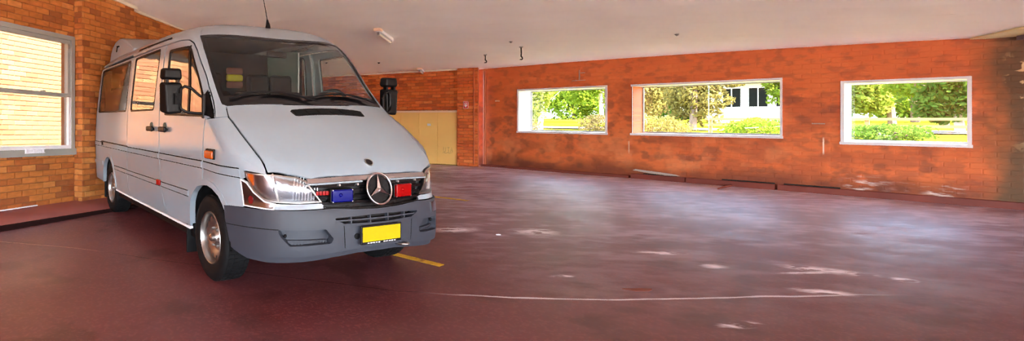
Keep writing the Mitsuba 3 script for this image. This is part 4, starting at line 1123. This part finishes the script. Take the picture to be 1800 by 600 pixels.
# inside of the cab and the load space
van('cab_floor', bx((5.0, 1.7, .05), (-1.95, 0, .50)), 'm_interior')
van('underbody', cat([bx((4.9, 1.15, .16), (-1.85, 0, .36)), bx((.5, 1.1, .20), (.50, 0, .45))]), 'm_rubber')
for s in (1, -1):
    van('side_lining', skin(Polygon([(-4.4, 1.36), (-.15, 1.30), (-.05, .82), (-.4, .55), (-4.4, .55)]), 'side', -.06, .12, 0), 'm_interior', flip=s < 0)
van('roof_lining', skin(Polygon([(-4.5, .72), (-.62, .72), (-.55, .6), (-.47, .3), (-.45, 0), (-.47, -.3), (-.55, -.6), (-.62, -.72), (-4.5, -.72)]), 'top', -.05, .12, 0), 'm_interior')
dash = m3.Manifold.batch_hull([m3.Manifold.sphere(.04, 10).translate(p) for p in ((-.32, .78, 1.22), (-.32, -.78, 1.22), (.05, .72, 1.33), (.05, -.72, 1.33), (.17, .3, 1.32), (.17, -.3, 1.32), (-.25, .78, .75), (-.25, -.78, .75), (.1, .7, .8), (.1, -.7, .8))])
van('dashboard', to_tri(dash), 'm_interior', 35)
van('dashboard__instrument_hood', to_tri(m3.Manifold.batch_hull([m3.Manifold.sphere(.035, 10).translate(p) for p in ((-.36, -.30, 1.36), (-.36, -.66, 1.36), (-.18, -.30, 1.40), (-.18, -.66, 1.40), (.02, -.62, 1.34), (.02, -.34, 1.34))])), 'm_seal', 35)
wc = np.array([-.36, -.50, 1.41]); wa_, wb_ = np.array([0, 1.0, 0]), np.array([.55, 0, .83])
van('steering_wheel', tube([wc + .205 * (math.cos(t) * wa_ + math.sin(t) * wb_) for t in np.linspace(0, 2 * math.pi, 36, endpoint=False)], .018, 8, closed=True), 'm_seal', 40)
for t in (math.pi * .08, math.pi * .92, math.pi * 1.5):
    van('steering_wheel__spoke', tube([wc, wc + .1 * (math.cos(t) * wa_ + math.sin(t) * wb_), wc + .2 * (math.cos(t) * wa_ + math.sin(t) * wb_)], .016, 6), 'm_seal')
van('steering_wheel__hub', trimesh.creation.icosphere(2, .06).apply_translation(wc), 'm_seal', True)
for i, (y, w) in enumerate(((-.50, .42), (-.06, .42), (.42, .48))):
    k = numbered('white_van__seat')[11:]
    van(k, rbox((.50, w, .14), .04, (-.86, y, .92)), 'm_seat', 35)
    van(k + '__backrest', frame_map(rbox((.13, w - .02, .66), .045), np.array([-1.11, y, 1.28]), np.array([.97, 0, .22]), np.array([0, 1.0, 0]), np.array([-.22, 0, .97])), 'm_seat', 35)
    van(k + '__headrest', rbox((.10, .26, .22), .04, (-1.16, y + (.07, -.08, 0)[i], 1.68)), 'm_seat', 35)
    van(k + '__pedestal', bx((.4, w - .1, .36), (-.86, y, .69)), 'm_interior')
van('partition', bx((.03, 1.66, 1.5), (-1.36, 0, 1.28)), 'm_interior')
van('partition__pale_panel', bx((.02, .40, .72), (-1.335, -.56, 1.72)), 'm_interior_pale', label='pale grey-green panel behind the driver seat')
van('partition__panel_edge', bx((.02, .012, .72), (-1.32, -.765, 1.72)), 'm_frame_white')
for i, (z, mm) in enumerate(((1.83, 'm_vest_red'), (1.755, 'm_vest'), (1.68, 'm_vest_red'))):
    van('hanging_vest' if i == 0 else 'hanging_vest__band', rbox((.05, .20, .075), .02, (-1.30, .075, z)), mm, 35, label='folded vest with a yellow band hanging behind the seats' if i == 0 else None)
van('phone_holder', cat([rbox((.03, .12, .10), .008, (-.16, -.02, 1.47)), tube([(-.14, -.02, 1.42), (-.10, -.06, 1.38), (-.06, -.12, 1.36)], .012, 6)]), 'm_interior_pale')
van('phone_holder__stalks', cat([tube([(-.20, -.12, 1.43), (-.24, -.20, 1.45), (-.3, -.26, 1.44)], .014, 6), tube([(-.20, -.1, 1.40), (-.25, -.18, 1.40)], .012, 6)]), 'm_interior')
van('rear_view_mirror', rbox((.03, .22, .06), .012, (-.50, .0, 1.93)), 'm_seal', 35)
van('cab_lamp', rbox((.12, .18, .02), .008, (-.72, -.28, 2.10)), 'm_frame_white')
for i, y in enumerate((-.2, .35)):
    van('rear_seat', rbox((.5, .45, .14), .04, (-2.4 - .9 * i, y, .95)), 'm_seat', 35)
    van('rear_seat_back', rbox((.13, .43, .66), .045, (-2.66 - .9 * i, y, 1.32)), 'm_seat', 35)
for k in range(2):
    van('tail_door', bx((.03, .80, 1.6), (-4.5, -.41 + .82 * k, 1.2)), 'm_white_paint')


# ------------------------------------------------------------------ outside the windows
put('driveway', bx((90, 50, 0.2), (7, -32.1, -0.12)), 'm_driveway', label='unseen pale concrete driveway added in front of the garage opening to bounce light', kind='structure')  # out of view, put in pale so sunlit ground lights the ceiling


def ro(s, o, z=0.0):
    """Outside the right wall: s along it, o metres beyond it."""
    return W0 + RU * s + RN * o + np.array([0, 0, z])


def gz(o):
    return float(np.interp(o, [0, 3, 8, 14, 24, 40, 90], [0.2, 0.45, 0.55, 0.72, 0.95, 1.15, 1.3]))


def ribbon(o0, o1, s0, s1, dz, n=18, wob=0.0):
    sv = np.linspace(s0, s1, n)
    a = [ro(s, o0 + wob * math.sin(s * .35), gz(o0) + dz) for s in sv]; b = [ro(s, o1 + wob * math.sin(s * .35 + .4), gz(o1) + dz) for s in sv]
    f = []
    for i in range(n - 1):
        f += [[i, i + 1, n + i + 1], [i, n + i + 1, n + i]]
    return trimesh.Trimesh(np.vstack([a, b]), f, process=False)


os_ = [0.2, 3, 8, 14, 24, 40, 90]
put('lawn', cat([ribbon(p, q, -60, 110, 0) for p, q in zip(os_[:-1], os_[1:])]), 'm_grass', label='sloping sunlit lawn outside the right windows', kind='structure')
put('garden_path', ribbon(7.0, 9.6, -30, 9, .02, wob=.3), 'm_path', label='pale path crossing the lawn outside the near window', kind='structure')
put('street', ribbon(16, 19, -40, 60, .02, wob=.4), 'm_asphalt', label='grey street beyond the lawn', kind='structure')
put('street__kerb', ribbon(15.6, 16, -40, 60, .05, wob=.4), 'm_path')


def leaves(centre, radii, n, size, rng):
    c = rng.normal(size=(n, 3)); c /= np.linalg.norm(c, axis=1, keepdims=True)
    c *= rng.uniform(.35, 1.0, (n, 1)) ** .5
    c = centre + c * radii * (0.55 + 0.6 * meshkit.noise(c * 2.6 + centre))[:, None]
    a = rng.normal(size=(n, 3)); a /= np.linalg.norm(a, axis=1, keepdims=True)
    b = np.cross(a, rng.normal(size=(n, 3))); b /= np.linalg.norm(b, axis=1, keepdims=True)
    s = size * rng.uniform(.6, 1.3, (n, 1))
    v = np.stack([c - a * s, c + b * s * .5, c + a * s, c - b * s * .5], 1).reshape(-1, 3)
    i = np.arange(n)[:, None] * 4
    return v, np.vstack([i + [0, 1, 2], i + [0, 2, 3]])


def tree(s, o, h, cr, mat_, lab, pale=False, seed=1, name='garden_tree', n=6500, lean=0.0):
    rng = np.random.default_rng(seed)
    z0 = gz(o)
    base = ro(s, o, z0 - .1)
    k = name if name not in labels else next(f'{name}_{i:03d}' for i in range(1, 99) if f'{name}_{i:03d}' not in labels)
    tag(k, lab, 'tree', 'trees and shrubs outside the right windows')
    top = base + np.array([0, 0, h * .75]) + RU * lean
    P = [base + (top - base) * t + RU * .12 * math.sin(3 * t + seed) for t in np.linspace(0, 1, 7)]
    put(k + '__trunk', tube(P, np.linspace(.05 * h ** .6, .02 * h ** .6, 7), 8), 'm_bark_pale' if pale else 'm_bark', smooth=40)
    br = []
    for q in range(6):
        t = rng.uniform(.35, .9); a0 = P[int(t * 6)]
        d = rng.normal(size=3); d[2] = abs(d[2]) * .6 + .4; d /= np.linalg.norm(d)
        br.append(tube([a0, a0 + d * cr * .4, a0 + d * cr * .8 + [0, 0, .1]], [.03, .02, .008], 5))
    put(k + '__branches', cat(br), 'm_bark_pale' if pale else 'm_bark')
    V, Fc, off = [], [], 0
    blobs = ([(base + (top - base) * .86, np.array([cr, cr, h * .40]))] if o < 45 else [(base + np.array([0, 0, h * .48]), np.array([cr, cr * .8, h * .50]))]) + [(P[int(rng.integers(2, 6) if o < 45 else rng.integers(1, 4))] + RU * rng.uniform(-1, 1) * cr * .7 + RN * rng.uniform(-1, 1) * cr * .5, np.array([cr * .6, cr * .6, h * .2])) for _ in range(4)]
    for c, r in blobs:
        v, f = leaves(c, r, n // 5, .055 + .003 * o, rng)
        V.append(v); Fc.append(f + off); off += len(v)
    put(k + '__foliage', trimesh.Trimesh(np.vstack(V), np.vstack(Fc), process=False), mat_, kind='stuff')


def shrub(s, o, w, h, mat_, lab, seed):
    rng = np.random.default_rng(seed)
    c = ro(s, o, gz(o) + h * .45)
    k = 'shrub' if 'shrub' not in labels else next(f'shrub_{i:03d}' for i in range(1, 99) if f'shrub_{i:03d}' not in labels)
    tag(k, lab, 'shrub', 'trees and shrubs outside the right windows')
    put(k + '__stems', cat([tube([ro(s, o, gz(o) - .05), c + rng.normal(size=3) * [w * .3, w * .3, h * .15], c + rng.normal(size=3) * [w * .4, w * .4, h * .2]], [.025, .018, .008], 5) for _ in range(5)]), 'm_bark')
    v, f = leaves(c, np.array([w, w, h * .55]), 2600, .05, rng)
    put(k + '__foliage', trimesh.Trimesh(v, f, process=False), mat_, kind='stuff')


sd = 10
# seen through the near window (s about 0.5 to 4 beyond it)
for (s, o, h, cr, mk, pale, lab) in (
        (2.6, 24, 6.5, 2.0, 0, False, 'broad light green tree in the middle of the view through the near window'),
        (4.6, 29.5, 7.0, 1.5, 1, False, 'pale green tree at the left of the view through the near window'),
        (1.6, 17.5, 4.8, 1.2, 2, True, 'forked tree with a pale trunk at the right of the near window'),
        (4.2, 35, 9, 3.4, 2, False, 'dark green tree far behind the lawn in the near window'),
        (-3.6, 36, 8, 2.6, 1, False, 'far yellow green tree behind the forked tree'),
        # middle window
        (8.8, 16, 6.0, 1.7, 3, False, 'brownish tree in the centre of the view through the widest window'),
        (12.2, 20, 7.0, 1.9, 3, True, 'pale trunked olive tree left in the widest window'),
        (15.6, 27, 7.0, 2.4, 4, False, 'brown dry tree at the far left of the widest window'),
        (6.4, 20.2, 6.0, 1.4, 0, False, 'yellow green tree beside the white house in the widest window'),
        (14.0, 40, 9.0, 3.4, 2, False, 'dark far tree behind the dry trees'),
        # far window
        (13.6, 12.6, 5.5, 1.4, 1, True, 'slender tree with a pale leaning trunk in the far window'),
        (17.4, 17.5, 6.5, 2.0, 1, False, 'light green tree filling the right of the far window'),
        (21.0, 22.5, 7.5, 2.3, 0, False, 'green tree at the left of the far window'),
        (19.4, 32, 7.5, 2.6, 0, True, 'pale trunked tree in the middle of the far window'),
        (26.5, 33, 9, 3.0, 2, False, 'dark tree far beyond the far window'),
        *[(a, 50 + 3 * (q % 2), 11, 3.6, (2, 0, 1)[q % 3], False, f'tall {("dark", "mid green", "pale green")[q % 3]} tree of the distant tree line, {("nearest the near end", "second from the near end", "third from the near end", "in the middle of the line", "third from the far end", "second from the far end", "at the far end")[q]}') for q, a in enumerate((-4, 4.5, 13, 21.5, 30, 38.5, 47))]):
    sd += 1
    tree(s, o, h, cr, f'm_leaf{mk}', lab, pale, sd)
for (s, o, w, h, mk, lab) in ((2.6, 11.0, 1.1, .55, 2, 'low green hedge clump on the lawn, left in the near window'), (0.0, 11.0, 1.1, .5, 2, 'low green hedge clump on the lawn, right of the near window'), (5.4, 12.0, 1.2, .6, 2, 'low green hedge clump on the lawn, farthest along the fence'),
                              (7.2, 8.0, 1.0, .9, 3, 'olive bush close outside the widest window'), (5.0, 9.0, 1.0, .8, 0, 'yellow green bush right in the widest window'), (9.6, 10.0, 1.2, 1.0, 4, 'dry brownish bush left in the widest window'),
                              (15.0, 10, 1.2, .9, 4, 'brownish bush low in the far window'), (12.8, 9, 1.0, .9, 4, 'greyish dry bush at the right of the far window')):
    sd += 1
    shrub(s, o, w, h, f'm_leaf{mk}', lab, sd)
# white house beyond the widest window
ho = 29.0
tag('white_house', 'white house with a low roof behind the trees in the widest window', 'house')


def hbox(s0, s1, o0, o1, z0, z1):
    return frame_map(bx((s1 - s0, o1 - o0, z1 - z0), ((s0 + s1) / 2, (o0 + o1) / 2, (z0 + z1) / 2)), W0, RU, RN, np.array([0, 0, 1.0]))


zb = gz(ho)
put('white_house__walls', hbox(7.6, 11.6, ho, ho + 4, zb - .2, zb + 2.7), 'm_house')
put('white_house__roof', hbox(7.2, 12.0, ho - .6, ho + 4.6, zb + 2.7, zb + 2.95), 'm_roof_tile')
put('white_house__fascia', hbox(7.2, 12.0, ho - .66, ho - .6, zb + 2.55, zb + 2.95), 'm_house')
for i, a in enumerate((8.0, 9.2, 10.4)):
    w_ = put('white_house__window', hbox(a, a + .8, ho - .03, ho, zb + 1.0, zb + 2.1), 'm_interior')
    put(w_ + '__frame', cat([hbox(a - .06, a + .86, ho - .05, ho - .03, zb + 2.1, zb + 2.16), hbox(a - .06, a + .86, ho - .05, ho - .03, zb + .94, zb + 1.0), hbox(a + .37, a + .43, ho - .05, ho - .03, zb + 1.0, zb + 2.1)]), 'm_house')
# timber rail fence seen through the near window
tag('rail_fence', 'weathered timber rail fence on the lawn outside the near window', 'fence')
for i in range(6):
    put('rail_fence__post', hbox(-3.0 + 2.1 * i, -2.9 + 2.1 * i, 13.95, 14.05, gz(14) - .1, gz(14) + .62), 'm_timber')
for z in (.28, .52):
    put('rail_fence__rail', hbox(-3.1, 7.7, 13.90, 13.95, gz(14) + z, gz(14) + z + .09), 'm_timber')
tag('stone_block', 'pale stone block with a flat top, low right in the near window', 'stone block')
put('stone_block__slab', hbox(-.45, .40, 5.2, 6.0, gz(5.6) + .42, gz(5.6) + .50), 'm_path')
put('stone_block__block', hbox(-.38, .32, 5.3, 5.9, gz(5.6) - .1, gz(5.6) + .42), 'm_asphalt')
# sunlit brick wall outside the left window
LO = L0 + LN * 3.2
cw = brick_rects(sbox(-3.2, -.2, 5.2, 4.6), [], bl=.29, bh=.09, j=.012)
put('garden_wall', wall_mesh(LO, LU, LN, sbox(-9, -.6, 9, 4.8), .2), 'm_cream_mortar', label='sunlit cream brick wall outside the left window', cat='wall')
for i, (a, b, c, d) in enumerate(sorted(cw, key=lambda r: abs(r[0] - .6) + abs(r[2] - 1.9))[:300]):
    M = np.eye(4); M[:3, 0], M[:3, 1], M[:3, 2] = LU * (b - a), LN * .03, [0, 0, d - c]
    M[:3, 3] = LO + LU * a + np.array([0, 0, c]) - LN * (.012 + .004 * RNG.random())
    scene[numbered_fast('garden_wall__brick')] = {**BRICK_PLY.setdefault(f'm_cream_brick{i * 7 % 5 % 3}', mikit.ply(BRICK, f'm_cream_brick{i * 7 % 5 % 3}')), 'to_world': T(M.tolist())}
rest = [frame_map(BRICK, LO + LU * a + np.array([0, 0, c]) - LN * .014, LU * (b - a), LN * .03, np.array([0, 0, d - c])) for a, b, c, d in sorted(cw, key=lambda r: abs(r[0] - .6) + abs(r[2] - 1.9))[300:]]
put('garden_wall__brickwork', cat(rest), 'm_cream_brick0', kind='stuff')
put('side_yard', frame_map(bx((18, 3.2, .1), (0, 1.6, -.12)), L0, LU, LN, np.array([0, 0, 1.0])), 'm_driveway', label='narrow paved yard outside the left window', kind='structure')
